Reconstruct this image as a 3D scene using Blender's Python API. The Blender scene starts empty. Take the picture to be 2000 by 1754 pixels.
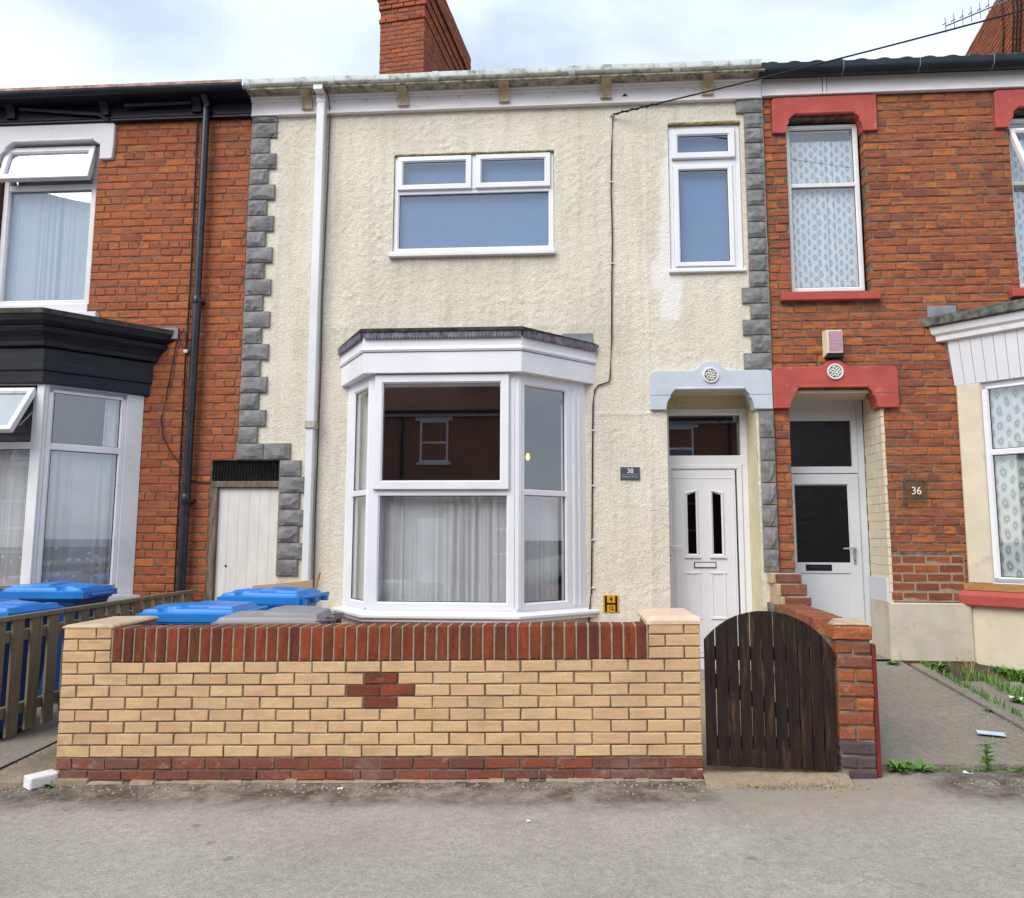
import bpy, bmesh, math, random
import numpy as np
from mathutils import Vector, Matrix, noise as mnoise
random.seed(7); np.random.seed(7); mnoise.seed_set(7)
PI = math.pi
C = bpy.context.scene.collection
scene = bpy.context.scene

# ------------------------------------------------------------------ camera, sky, sun, exposure
cd = bpy.data.cameras.new('camera'); cam = bpy.data.objects.new('camera', cd); C.objects.link(cam)
cd.sensor_fit = 'HORIZONTAL'; cd.sensor_width = 36.0; cd.lens = 26.64
cd.clip_start = 0.05; cd.clip_end = 2000
right = Vector((0.99762798, 0.06876821, 0.00305716)); down = Vector((-0.00474844, 0.11305657, -0.99357721))
fwd = Vector((-0.06867216, 0.9912059, 0.11311494))
cm = Matrix.Identity(4)
for i in range(3):
    cm[i][0] = right[i]; cm[i][1] = -down[i]; cm[i][2] = -fwd[i]
CAM = Vector((0, -7.8, 1.55))
cm.translation = CAM
cam.matrix_world = cm
scene.camera = cam

SUN_DIR = Vector((-0.50, -0.72, 0.80)).normalized()      # towards the sun
world = bpy.data.worlds.new('World'); scene.world = world; world.use_nodes = True
wn = world.node_tree.nodes; wl = world.node_tree.links
wn.clear()
w_out = wn.new('ShaderNodeOutputWorld'); w_bg = wn.new('ShaderNodeBackground'); w_bg.inputs['Strength'].default_value = 0.13
sky = wn.new('ShaderNodeTexSky'); sky.sky_type = 'NISHITA'; sky.sun_disc = False
sky.sun_elevation = math.asin(SUN_DIR.z); sky.sun_rotation = math.atan2(SUN_DIR.x, SUN_DIR.y)
sky.air_density = 1.0; sky.dust_density = 1.0; sky.ozone_density = 1.0
w_tc = wn.new('ShaderNodeTexCoord')
w_map = wn.new('ShaderNodeMapping'); w_map.inputs['Scale'].default_value = (1.6, 1.6, 3.4); w_map.inputs['Rotation'].default_value = (0.2, 0.35, 0.4)
w_map.inputs['Location'].default_value = (0.35, 0.1, 0.2)
w_n = wn.new('ShaderNodeTexNoise'); w_n.inputs['Scale'].default_value = 1.5; w_n.inputs['Detail'].default_value = 7; w_n.inputs['Roughness'].default_value = 0.52
w_n.inputs['Distortion'].default_value = 0.35
w_r = wn.new('ShaderNodeValToRGB'); w_r.color_ramp.elements[0].position = 0.30; w_r.color_ramp.elements[1].position = 0.66
w_r.color_ramp.elements[0].color = (0.30, 0.30, 0.30, 1); w_r.color_ramp.elements[1].color = (0.97, 0.97, 0.97, 1)
w_mix = wn.new('ShaderNodeMix'); w_mix.data_type = 'RGBA'
w_mix.inputs[7].default_value = (5.6, 6.2, 7.0, 1)
wl.new(w_tc.outputs['Generated'], w_map.inputs[0]); wl.new(w_map.outputs[0], w_n.inputs['Vector'])
wl.new(w_n.outputs['Fac'], w_r.inputs[0]); wl.new(w_r.outputs[0], w_mix.inputs[0]); wl.new(sky.outputs[0], w_mix.inputs[6])
wl.new(w_mix.outputs[2], w_bg.inputs['Color']); wl.new(w_bg.outputs[0], w_out.inputs[0])

sl = bpy.data.lights.new('sun', 'SUN'); sl.energy = 1.9; sl.angle = math.radians(42); sl.color = (1.0, 0.96, 0.89)
so = bpy.data.objects.new('sun', sl); C.objects.link(so); so.location = (-6, -9, 14)
so.rotation_euler = (-SUN_DIR).to_track_quat('-Z', 'Y').to_euler()
scene.view_settings.view_transform = 'Standard'; scene.view_settings.look = 'None'
scene.view_settings.exposure = 0.64; scene.view_settings.gamma = 1.0; scene.view_settings.use_curve_mapping = False
scene.render.engine = 'CYCLES'
scene.cycles.max_bounces = 8; scene.cycles.transparent_max_bounces = 12

# ------------------------------------------------------------------ materials
def new_mat(name):
    m = bpy.data.materials.new(name); m.use_nodes = True
    nt = m.node_tree; b = nt.nodes['Principled BSDF']
    return m, nt.nodes, nt.links, b
def mapped(N, L, scale, coord='pos'):
    if coord == 'pos': src = N.new('ShaderNodeNewGeometry').outputs['Position']
    else: src = N.new('ShaderNodeTexCoord').outputs['Object']
    mp = N.new('ShaderNodeMapping'); mp.inputs['Scale'].default_value = scale
    L.new(src, mp.inputs[0]); return mp.outputs[0]
def noise_tex(N, L, vec, scale=5.0, detail=4, rough=0.55, dist=0.0):
    n = N.new('ShaderNodeTexNoise'); n.inputs['Scale'].default_value = scale; n.inputs['Detail'].default_value = detail
    n.inputs['Roughness'].default_value = rough; n.inputs['Distortion'].default_value = dist
    L.new(vec, n.inputs['Vector']); return n.outputs['Fac']
def ramp(N, L, fac, stops):
    r = N.new('ShaderNodeValToRGB'); e = r.color_ramp.elements
    while len(e) < len(stops): e.new(0.5)
    for i, (p, c) in enumerate(stops):
        e[i].position = p
        if not isinstance(c, tuple): c = (c, c, c)
        e[i].color = c + (1,)
    L.new(fac, r.inputs[0]); return r.outputs[0]
def mixc(N, L, fac, a, b, mode='MIX'):
    m = N.new('ShaderNodeMix'); m.data_type = 'RGBA'; m.blend_type = mode; m.clamp_factor = True
    for s, v in ((0, fac), (6, a), (7, b)):
        if hasattr(v, 'links'): L.new(v, m.inputs[s])
        elif s == 0: m.inputs[0].default_value = v
        else: m.inputs[s].default_value = tuple(v) + (1,)
    return m.outputs[2]
def mathn(N, L, op, a, b=0.0):
    m = N.new('ShaderNodeMath'); m.operation = op
    for s, v in ((0, a), (1, b)):
        if hasattr(v, 'links'): L.new(v, m.inputs[s])
        else: m.inputs[s].default_value = v
    return m.outputs[0]
def bumpn(N, L, b, h, strength, dist=0.01, prev=None):
    n = N.new('ShaderNodeBump'); n.inputs['Strength'].default_value = strength; n.inputs['Distance'].default_value = dist
    L.new(h, n.inputs['Height'])
    if prev is not None: L.new(prev, n.inputs['Normal'])
    L.new(n.outputs[0], b.inputs['Normal']); return n.outputs[0]
def basic(name, c1, c2=None, scale=4.0, rough=0.6, bump=0.0, bscale=40.0, spec=0.3, metal=0.0, stretch=(1, 1, 1), lo=0.35, hi=0.65,
          dirt=None, dscale=3.0, dlo=0.55, dhi=0.75, bdist=0.004, coord='pos'):
    m, N, L, b = new_mat(name)
    b.inputs['Roughness'].default_value = rough; b.inputs['Metallic'].default_value = metal
    b.inputs['Specular IOR Level'].default_value = spec
    v = mapped(N, L, stretch, coord)
    col = None
    if c2 is not None:
        col = ramp(N, L, noise_tex(N, L, v, scale, 6), [(lo, c1), (hi, c2)])
    if dirt is not None:
        d = ramp(N, L, noise_tex(N, L, v, dscale, 8, 0.65), [(dlo, 0.0), (dhi, 1.0)])
        col = mixc(N, L, d, col if col is not None else c1, dirt)
    if col is not None: L.new(col, b.inputs['Base Color'])
    else: b.inputs['Base Color'].default_value = tuple(c1) + (1,)
    if bump: bumpn(N, L, b, noise_tex(N, L, v, bscale, 5), bump, bdist)
    return m
def brick_mat(name, cols, smear=0.5, smear_col=(0.09, 0.045, 0.04), mottle=0.35, light=None, rough=0.85, vert=False, bump=0.5, grime=None):
    m, N, L, b = new_mat(name)
    b.inputs['Roughness'].default_value = rough; b.inputs['Specular IOR Level'].default_value = 0.2
    oi = N.new('ShaderNodeObjectInfo').outputs['Random']; g = N.new('ShaderNodeNewGeometry')
    rnd = mathn(N, L, 'FRACT', mathn(N, L, 'ADD', oi, g.outputs['Random Per Island']))
    base = ramp(N, L, rnd, [(i / (len(cols) - 1), c) for i, c in enumerate(cols)])
    off = N.new('ShaderNodeCombineXYZ'); k = mathn(N, L, 'MULTIPLY', rnd, 37.0)
    for i in range(3): L.new(k, off.inputs[i])
    add = N.new('ShaderNodeVectorMath'); add.operation = 'ADD'; L.new(g.outputs['Position'], add.inputs[0]); L.new(off.outputs[0], add.inputs[1])
    mp = N.new('ShaderNodeMapping'); mp.inputs['Scale'].default_value = (22, 22, 5) if vert else (5, 5, 26); L.new(add.outputs[0], mp.inputs[0])
    s = ramp(N, L, noise_tex(N, L, mp.outputs[0], 1.0, 5, 0.6, 0.4), [(0.42, 0.0), (0.66, 1.0)])
    rs = mathn(N, L, 'MULTIPLY', s, smear)
    col = mixc(N, L, rs, base, smear_col)
    mo = noise_tex(N, L, add.outputs[0], 70.0, 5, 0.7)
    mo2 = ramp(N, L, mo, [(0.25, 1.0 - mottle), (0.75, 1.0 + mottle * 0.6)])
    col = mixc(N, L, 1.0, col, mo2, 'MULTIPLY')
    if light is not None:
        l = ramp(N, L, noise_tex(N, L, add.outputs[0], 11.0, 8, 0.7), [(0.58, 0.0), (0.74, 0.75)])
        col = mixc(N, L, l, col, light)
    if grime is not None:                                          # stains that run over neighbouring bricks
        gz = ramp(N, L, noise_tex(N, L, g.outputs['Position'], 2.6, 9, 0.72, 0.6), [(0.48, 0.0), (0.72, 0.65)])
        col = mixc(N, L, gz, col, grime)
        gz2 = ramp(N, L, noise_tex(N, L, g.outputs['Position'], 17.0, 6, 0.75), [(0.60, 0.0), (0.74, 0.55)])
        col = mixc(N, L, gz2, col, grime)
    L.new(col, b.inputs['Base Color'])
    bumpn(N, L, b, noise_tex(N, L, add.outputs[0], 55.0, 6, 0.65), bump, 0.005)
    return m

M = {}
M['upvc'] = basic('white_upvc', (0.80, 0.80, 0.83), (0.74, 0.74, 0.78), scale=2.0, rough=0.32, spec=0.45)
M['upvc_old'] = basic('aged_white_upvc', (0.77, 0.77, 0.78), (0.68, 0.68, 0.68), scale=3.0, rough=0.42, dirt=(0.42, 0.40, 0.36), dscale=5.0, dlo=0.6, dhi=0.85)
M['pipe_white'] = basic('white_pipe', (0.76, 0.76, 0.78), (0.68, 0.68, 0.69), scale=2.5, rough=0.4)
M['fascia_white'] = basic('white_fascia_paint', (0.82, 0.79, 0.80), (0.74, 0.71, 0.71), scale=3.0, rough=0.55, stretch=(1, 1, 4), dirt=(0.30, 0.27, 0.22), dscale=4.0, dlo=0.62, dhi=0.85)
M['gutter_white'] = basic('mossy_white_gutter', (0.70, 0.74, 0.72), (0.58, 0.62, 0.60), scale=4.0, rough=0.5, dirt=(0.10, 0.12, 0.08), dscale=9.0, dlo=0.50, dhi=0.72)
M['soffit'] = basic('dirty_soffit', (0.42, 0.37, 0.29), (0.22, 0.19, 0.14), scale=7.0, rough=0.8, dirt=(0.05, 0.055, 0.035), dscale=14.0, dlo=0.48, dhi=0.7)
M['corbel'] = basic('ochre_corbel_paint', (0.42, 0.31, 0.17), (0.52, 0.46, 0.36), scale=6.0, rough=0.75, dirt=(0.10, 0.08, 0.05), dscale=9.0)
M['black_paint'] = basic('black_gloss_paint', (0.007, 0.008, 0.013), (0.018, 0.019, 0.028), scale=3.0, rough=0.42, bump=0.25, bscale=9.0, stretch=(1, 1, 14), spec=0.25)
M['black_pipe'] = basic('black_pipe', (0.010, 0.014, 0.022), (0.022, 0.027, 0.038), scale=5.0, rough=0.34, spec=0.45)
M['gutter_black'] = basic('black_gutter', (0.012, 0.017, 0.026), (0.022, 0.03, 0.04), scale=4.0, rough=0.4)
M['gutter_pink'] = basic('peeling_gutter', (0.34, 0.12, 0.09), (0.45, 0.36, 0.30), scale=9.0, rough=0.6, dirt=(0.09, 0.08, 0.06), dscale=12.0, dlo=0.5, dhi=0.7)
M['lead'] = basic('lead_sheet', (0.16, 0.17, 0.19), (0.26, 0.28, 0.30), scale=6.0, rough=0.55)
M['felt'] = basic('roof_felt', (0.030, 0.028, 0.026), (0.09, 0.085, 0.07), scale=11.0, rough=0.9, bump=0.5, bscale=60)
M['felt_grey'] = basic('lichen_roof_felt', (0.06, 0.062, 0.06), (0.20, 0.20, 0.175), scale=16.0, rough=0.95, bump=0.6, bscale=60)
M['scallop'] = basic('fish_scale_tile', (0.10, 0.085, 0.12), (0.22, 0.20, 0.25), scale=14.0, rough=0.7)
M['lintel38'] = basic('pale_blue_grey_lintel_paint', (0.55, 0.60, 0.66), (0.48, 0.53, 0.59), scale=5.0, rough=0.6, bump=0.15, bscale=30, dirt=(0.40, 0.40, 0.38), dscale=6, dlo=0.62, dhi=0.85)
M['red_paint'] = basic('red_masonry_paint', (0.46, 0.085, 0.068), (0.38, 0.065, 0.055), scale=5.0, rough=0.55, bump=0.2, bscale=30, dirt=(0.50, 0.26, 0.22), dscale=9, dlo=0.60, dhi=0.78)
M['white_paint'] = basic('white_masonry_paint', (0.74, 0.72, 0.74), (0.66, 0.64, 0.66), scale=4.0, rough=0.55, bump=0.12, bscale=20, dirt=(0.38, 0.33, 0.29), dscale=7, dlo=0.66, dhi=0.8)
M['cream_paint'] = basic('cream_masonry_paint', (0.70, 0.62, 0.47), (0.60, 0.53, 0.41), scale=3.0, rough=0.7, bump=0.25, bscale=24, dirt=(0.34, 0.29, 0.22), dscale=4, dlo=0.60, dhi=0.85)
M['cream_dirty'] = basic('stained_cream_plinth', (0.60, 0.53, 0.43), (0.46, 0.41, 0.34), scale=3.0, rough=0.75, bump=0.25, bscale=20, dirt=(0.22, 0.19, 0.15), dscale=5, dlo=0.56, dhi=0.85)
M['stone'] = basic('grey_cast_stone', (0.150, 0.146, 0.147), (0.255, 0.247, 0.245), scale=9.0, rough=0.85, bump=0.5, bscale=45, dirt=(0.25, 0.23, 0.20), dscale=10, dlo=0.62, dhi=0.8)
M['quoin_bed'] = basic('quoin_mortar', (0.40, 0.36, 0.29), (0.30, 0.27, 0.22), scale=20.0, rough=0.9, bump=0.4, bscale=60)
M['mortar'] = basic('brown_mortar', (0.095, 0.062, 0.045), (0.23, 0.17, 0.12), scale=13.0, rough=0.95, bump=0.6, bscale=90)
M['mortar_grey'] = basic('grey_mortar', (0.11, 0.082, 0.062), (0.27, 0.225, 0.18), scale=8.0, rough=0.95, bump=0.6, bscale=70)
M['mortar_pale'] = basic('pale_mortar', (0.37, 0.28, 0.20), (0.25, 0.19, 0.135), scale=20.0, rough=0.95, bump=0.6, bscale=70)
M['brick_left'] = brick_mat('orange_red_brick', [(0.42, 0.116, 0.043), (0.47, 0.142, 0.047), (0.37, 0.102, 0.045), (0.50, 0.160, 0.05), (0.40, 0.112, 0.048), (0.44, 0.126, 0.045), (0.31, 0.092, 0.048), (0.45, 0.132, 0.046), (0.41, 0.112, 0.044)], smear=0.58, smear_col=(0.15, 0.060, 0.042))
M['brick_right'] = brick_mat('brown_red_brick', [(0.37, 0.108, 0.046), (0.45, 0.145, 0.05), (0.31, 0.094, 0.050), (0.40, 0.124, 0.048), (0.49, 0.165, 0.055), (0.25, 0.084, 0.055), (0.38, 0.112, 0.048), (0.43, 0.135, 0.05)], smear=0.74, smear_col=(0.115, 0.055, 0.046))
M['brick_chimney'] = brick_mat('chimney_brick', [(0.33, 0.090, 0.042), (0.42, 0.125, 0.048), (0.25, 0.075, 0.045), (0.38, 0.115, 0.05)], smear=0.4)
M['brick_yellow'] = brick_mat('buff_yellow_brick', [(0.60, 0.395, 0.205), (0.66, 0.455, 0.245), (0.63, 0.41, 0.23), (0.68, 0.48, 0.265), (0.57, 0.38, 0.215), (0.65, 0.44, 0.24), (0.62, 0.385, 0.225)], smear=0.40, smear_col=(0.46, 0.27, 0.155), mottle=0.14, bump=0.4, grime=(0.36, 0.245, 0.15))
M['brick_soldier'] = brick_mat('dark_red_soldier_brick', [(0.165, 0.040, 0.022), (0.26, 0.056, 0.024), (0.125, 0.036, 0.027), (0.22, 0.060, 0.024), (0.30, 0.062, 0.026), (0.15, 0.052, 0.024), (0.24, 0.052, 0.026)], smear=0.6, smear_col=(0.06, 0.024, 0.020), mottle=0.4, vert=True)
M['brick_base'] = brick_mat('weathered_red_brick', [(0.22, 0.064, 0.042), (0.29, 0.080, 0.042), (0.17, 0.062, 0.050), (0.26, 0.085, 0.048)], smear=0.6, smear_col=(0.13, 0.07, 0.065), light=(0.40, 0.32, 0.29), bump=1.0, grime=(0.27, 0.19, 0.165))
M['brick_pier'] = brick_mat('spalled_red_brick', [(0.38, 0.115, 0.045), (0.24, 0.082, 0.048), (0.46, 0.15, 0.05), (0.36, 0.105, 0.045), (0.20, 0.09, 0.065), (0.42, 0.12, 0.045)], smear=0.5, light=(0.42, 0.30, 0.22), bump=1.0)
M['brick_blue'] = brick_mat('blue_grey_brick', [(0.085, 0.07, 0.078), (0.11, 0.085, 0.09), (0.10, 0.072, 0.07)], smear=0.3, light=(0.30, 0.27, 0.26), bump=0.9)
M['brick_cream'] = brick_mat('cream_painted_brick', [(0.68, 0.59, 0.44), (0.72, 0.63, 0.48), (0.66, 0.57, 0.43)], smear=0.1, smear_col=(0.5, 0.42, 0.32), mottle=0.06, bump=0.2)
M['brick_patch'] = brick_mat('red_facing_brick', [(0.32, 0.085, 0.035), (0.20, 0.058, 0.04), (0.36, 0.11, 0.04), (0.15, 0.05, 0.042)], smear=0.5)
M['cap_pale'] = basic('buff_mortar_cap', (0.62, 0.44, 0.32), (0.70, 0.54, 0.40), scale=14.0, rough=0.9, bump=0.6, bscale=50, dirt=(0.36, 0.27, 0.20), dscale=9, dlo=0.6, dhi=0.8)
M['cap_tan'] = basic('tan_coping', (0.45, 0.33, 0.215), (0.54, 0.41, 0.28), scale=9.0, rough=0.85, bump=0.4, bscale=50, dirt=(0.28, 0.21, 0.15), dscale=6, dlo=0.58, dhi=0.8)
M['gate_wood'] = basic('dark_stained_gate_wood', (0.007, 0.0045, 0.004), (0.032, 0.016, 0.010), scale=3.0, rough=0.62, stretch=(9, 9, 1.2), lo=0.3, hi=0.75, bump=0.5, bscale=14, bdist=0.004, dirt=(0.13, 0.075, 0.045), dscale=2.2, dlo=0.54, dhi=0.80)
M['red_edge'] = basic('dark_red_painted_edge', (0.20, 0.028, 0.026), (0.13, 0.022, 0.022), scale=9, rough=0.6, bump=0.3, bscale=30)
M['gutter_moss'] = basic('mossy_gutter_underside', (0.54, 0.54, 0.47), (0.36, 0.36, 0.28), scale=10, rough=0.95, bump=0.6, bscale=45, dirt=(0.06, 0.07, 0.04), dscale=16, dlo=0.54, dhi=0.70)
M['gate_cut'] = basic('bare_edge_wood', (0.32, 0.22, 0.15), (0.22, 0.14, 0.09), scale=20.0, rough=0.8)
M['fence_wood'] = basic('weathered_fence_wood', (0.135, 0.104, 0.067), (0.21, 0.168, 0.113), scale=3.0, rough=0.85, stretch=(10, 10, 1.0), bump=0.5, bscale=14, dirt=(0.10, 0.095, 0.06), dscale=3.0, dlo=0.5, dhi=0.75)
M['passage_door'] = basic('cream_white_door_paint', (0.72, 0.69, 0.64), (0.64, 0.61, 0.56), scale=3.0, rough=0.5, stretch=(3, 3, 1), bump=0.15, bscale=18)
M['old_jamb'] = basic('weathered_brown_jamb', (0.11, 0.078, 0.06), (0.23, 0.18, 0.14), scale=5.0, rough=0.85, stretch=(6, 6, 1), bump=0.4, bscale=20)
M['dark'] = basic('dark_grille', (0.010, 0.009, 0.008), (0.03, 0.025, 0.02), scale=20, rough=0.9)
M['door_white'] = basic('white_door_skin', (0.76, 0.76, 0.80), (0.71, 0.71, 0.76), scale=2.0, rough=0.38, spec=0.4)
M['door_grey'] = basic('pale_grey_door_skin', (0.62, 0.65, 0.68), (0.57, 0.60, 0.63), scale=2.0, rough=0.42, spec=0.4)
M['black_plastic'] = basic('black_plastic', (0.010, 0.010, 0.012), rough=0.35)
M['metal_grey'] = basic('grey_metal', (0.42, 0.43, 0.45), rough=0.4, metal=0.7)
M['galv'] = basic('weathered_aluminium', (0.22, 0.23, 0.26), rough=0.5, metal=0.5)
M['blind'] = basic('blue_grey_blind', (0.155, 0.255, 0.46), (0.135, 0.225, 0.42), scale=0.9, rough=0.7)
M['wall_in'] = basic('room_wallpaper', (0.17, 0.14, 0.125), (0.14, 0.115, 0.105), scale=2.0, rough=0.9)
M['wall_in_red'] = basic('maroon_room_wall', (0.16, 0.055, 0.052), (0.12, 0.042, 0.042), scale=2.0, rough=0.9)
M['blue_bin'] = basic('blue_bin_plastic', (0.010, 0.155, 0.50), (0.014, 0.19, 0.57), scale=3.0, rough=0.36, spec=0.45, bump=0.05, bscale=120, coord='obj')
M['blue_shaded'] = basic('shaded_blue_plastic', (0.006, 0.055, 0.20), rough=0.4, spec=0.45)  # bin blue with the shade behind the fence put into the colour
M['grey_lid'] = basic('grey_bin_lid', (0.25, 0.245, 0.26), (0.21, 0.207, 0.22), scale=3.0, rough=0.36, spec=0.5, coord='obj')
M['grey_body'] = basic('charcoal_bin_plastic', (0.055, 0.055, 0.062), (0.07, 0.07, 0.078), scale=3.0, rough=0.45, spec=0.4, coord='obj')
M['brown_bin'] = basic('brown_bin_plastic', (0.065, 0.032, 0.024), (0.08, 0.042, 0.03), scale=3.0, rough=0.45, coord='obj')
M['brown_lid'] = basic('faded_brown_bin_lid', (0.32, 0.235, 0.165), (0.26, 0.18, 0.125), scale=3.0, rough=0.5, coord='obj')
M['cardboard'] = basic('cardboard', (0.40, 0.27, 0.155), (0.46, 0.32, 0.19), scale=4.0, rough=0.9)
M['stick'] = basic('varnished_stick', (0.36, 0.19, 0.09), (0.28, 0.14, 0.07), scale=6, rough=0.5)
M['rubber'] = basic('black_rubber', (0.015, 0.015, 0.015), rough=0.7)
M['cable'] = basic('black_cable', (0.016, 0.015, 0.016), rough=0.5)
M['cable_grey'] = basic('grey_cable', (0.10, 0.085, 0.07), rough=0.6)
M['sign_grey'] = basic('slate_grey_sign', (0.065, 0.068, 0.090), (0.085, 0.088, 0.112), scale=30, rough=0.4)
M['sign_white'] = basic('white_lettering', (0.82, 0.84, 0.88), rough=0.5)
M['sign_pale'] = basic('pale_lettering', (0.45, 0.47, 0.55), rough=0.5)
M['sign_yellow'] = basic('yellow_enamel', (0.66, 0.35, 0.010), (0.58, 0.30, 0.012), scale=20, rough=0.4)
M['sign_black'] = basic('black_enamel', (0.012, 0.010, 0.010), rough=0.4)
M['alarm_cream'] = basic('yellowed_alarm_plastic', (0.74, 0.64, 0.44), (0.68, 0.58, 0.40), scale=12, rough=0.5)
M['alarm_pink'] = basic('faded_pink_label', (0.44, 0.27, 0.34), (0.40, 0.235, 0.30), scale=30, rough=0.6)
M['alarm_text'] = basic('faded_pale_print', (0.49, 0.325, 0.385), rough=0.6)
M['rosette'] = basic('off_white_rosette', (0.78, 0.77, 0.72), (0.70, 0.70, 0.64), scale=20, rough=0.6)
M['rosette_dark'] = basic('grey_rosette_ground', (0.24, 0.25, 0.20), rough=0.8)
M['sandstone'] = basic('orange_timber_strip', (0.42, 0.24, 0.09), (0.36, 0.19, 0.07), scale=8, rough=0.6, stretch=(1, 1, 8))
M['clad_white'] = basic('white_cladding', (0.74, 0.74, 0.77), (0.69, 0.69, 0.72), scale=3, rough=0.45)
M['leaf'] = basic('weed_leaf', (0.08, 0.19, 0.03), (0.17, 0.33, 0.06), scale=18, rough=0.6)
M['leaf_dark'] = basic('ground_weed_leaf', (0.06, 0.15, 0.022), (0.15, 0.31, 0.045), scale=14, rough=0.6)
M['straw'] = basic('dry_grass', (0.34, 0.25, 0.12), rough=0.8)
M['pebble'] = basic('pale_pebble', (0.34, 0.29, 0.23), (0.22, 0.18, 0.14), scale=30, rough=0.85)
M['rubbish_white'] = basic('white_litter', (0.78, 0.78, 0.78), rough=0.6)
M['white_block'] = basic('white_painted_block', (0.80, 0.80, 0.80), (0.70, 0.69, 0.69), scale=20, rough=0.7, bump=0.3, bscale=40, dirt=(0.35, 0.35, 0.33), dscale=18, dlo=0.66, dhi=0.78)
M['leaflet'] = basic('pale_blue_leaflet', (0.62, 0.74, 0.80), (0.38, 0.58, 0.74), scale=14, rough=0.4)
M['terracotta'] = basic('red_roof_tile', (0.15, 0.062, 0.042), (0.21, 0.085, 0.055), scale=3, rough=0.85)
M['slate'] = basic('grey_green_tile', (0.085, 0.105, 0.10), (0.12, 0.14, 0.13), scale=6, rough=0.8)
M['render_party'] = basic('reveal_cream', (0.70, 0.64, 0.44), (0.62, 0.56, 0.38), scale=5, rough=0.9, bump=0.5, bscale=35, dirt=(0.42, 0.36, 0.20), dscale=4, dlo=0.58, dhi=0.8)
M['moss'] = basic('yellow_moss_edge', (0.20, 0.16, 0.05), (0.36, 0.31, 0.16), scale=18, rough=0.95, bump=0.6, bscale=60)
M['roadstone'] = basic('kerb_concrete', (0.30, 0.28, 0.255), (0.24, 0.225, 0.205), scale=5, rough=0.9, bump=0.3, bscale=60)

def m_render():
    m, N, L, b = new_mat('cream_roughcast_render')
    b.inputs['Roughness'].default_value = 0.85; b.inputs['Specular IOR Level'].default_value = 0.15
    v = mapped(N, L, (1, 1, 1))
    col = ramp(N, L, noise_tex(N, L, v, 1.3, 7, 0.6), [(0.32, (0.68, 0.622, 0.51)), (0.66, (0.78, 0.722, 0.605))])
    vs = mapped(N, L, (7, 7, 0.7))
    st = ramp(N, L, noise_tex(N, L, vs, 1.0, 7, 0.65), [(0.46, 0.0), (0.80, 0.62)])
    col = mixc(N, L, st, col, (0.48, 0.435, 0.36))
    fine = ramp(N, L, noise_tex(N, L, v, 55.0, 4, 0.6), [(0.25, 0.80), (0.62, 1.05)])
    col = mixc(N, L, 1.0, col, fine, 'MULTIPLY')
    at = N.new('ShaderNodeAttribute'); at.attribute_name = 'patch'
    col = mixc(N, L, mathn(N, L, 'MULTIPLY', at.outputs['Fac'], 0.9), col, (0.80, 0.77, 0.73))
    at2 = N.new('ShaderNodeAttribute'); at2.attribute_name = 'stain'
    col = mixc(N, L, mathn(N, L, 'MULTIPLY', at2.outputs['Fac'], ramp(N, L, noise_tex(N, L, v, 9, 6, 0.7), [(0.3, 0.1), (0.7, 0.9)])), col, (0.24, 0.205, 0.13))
    L.new(col, b.inputs['Base Color'])
    bumpn(N, L, b, noise_tex(N, L, v, 48.0, 4, 0.6), 0.75, 0.015)
    return m
M['render'] = m_render()

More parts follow.
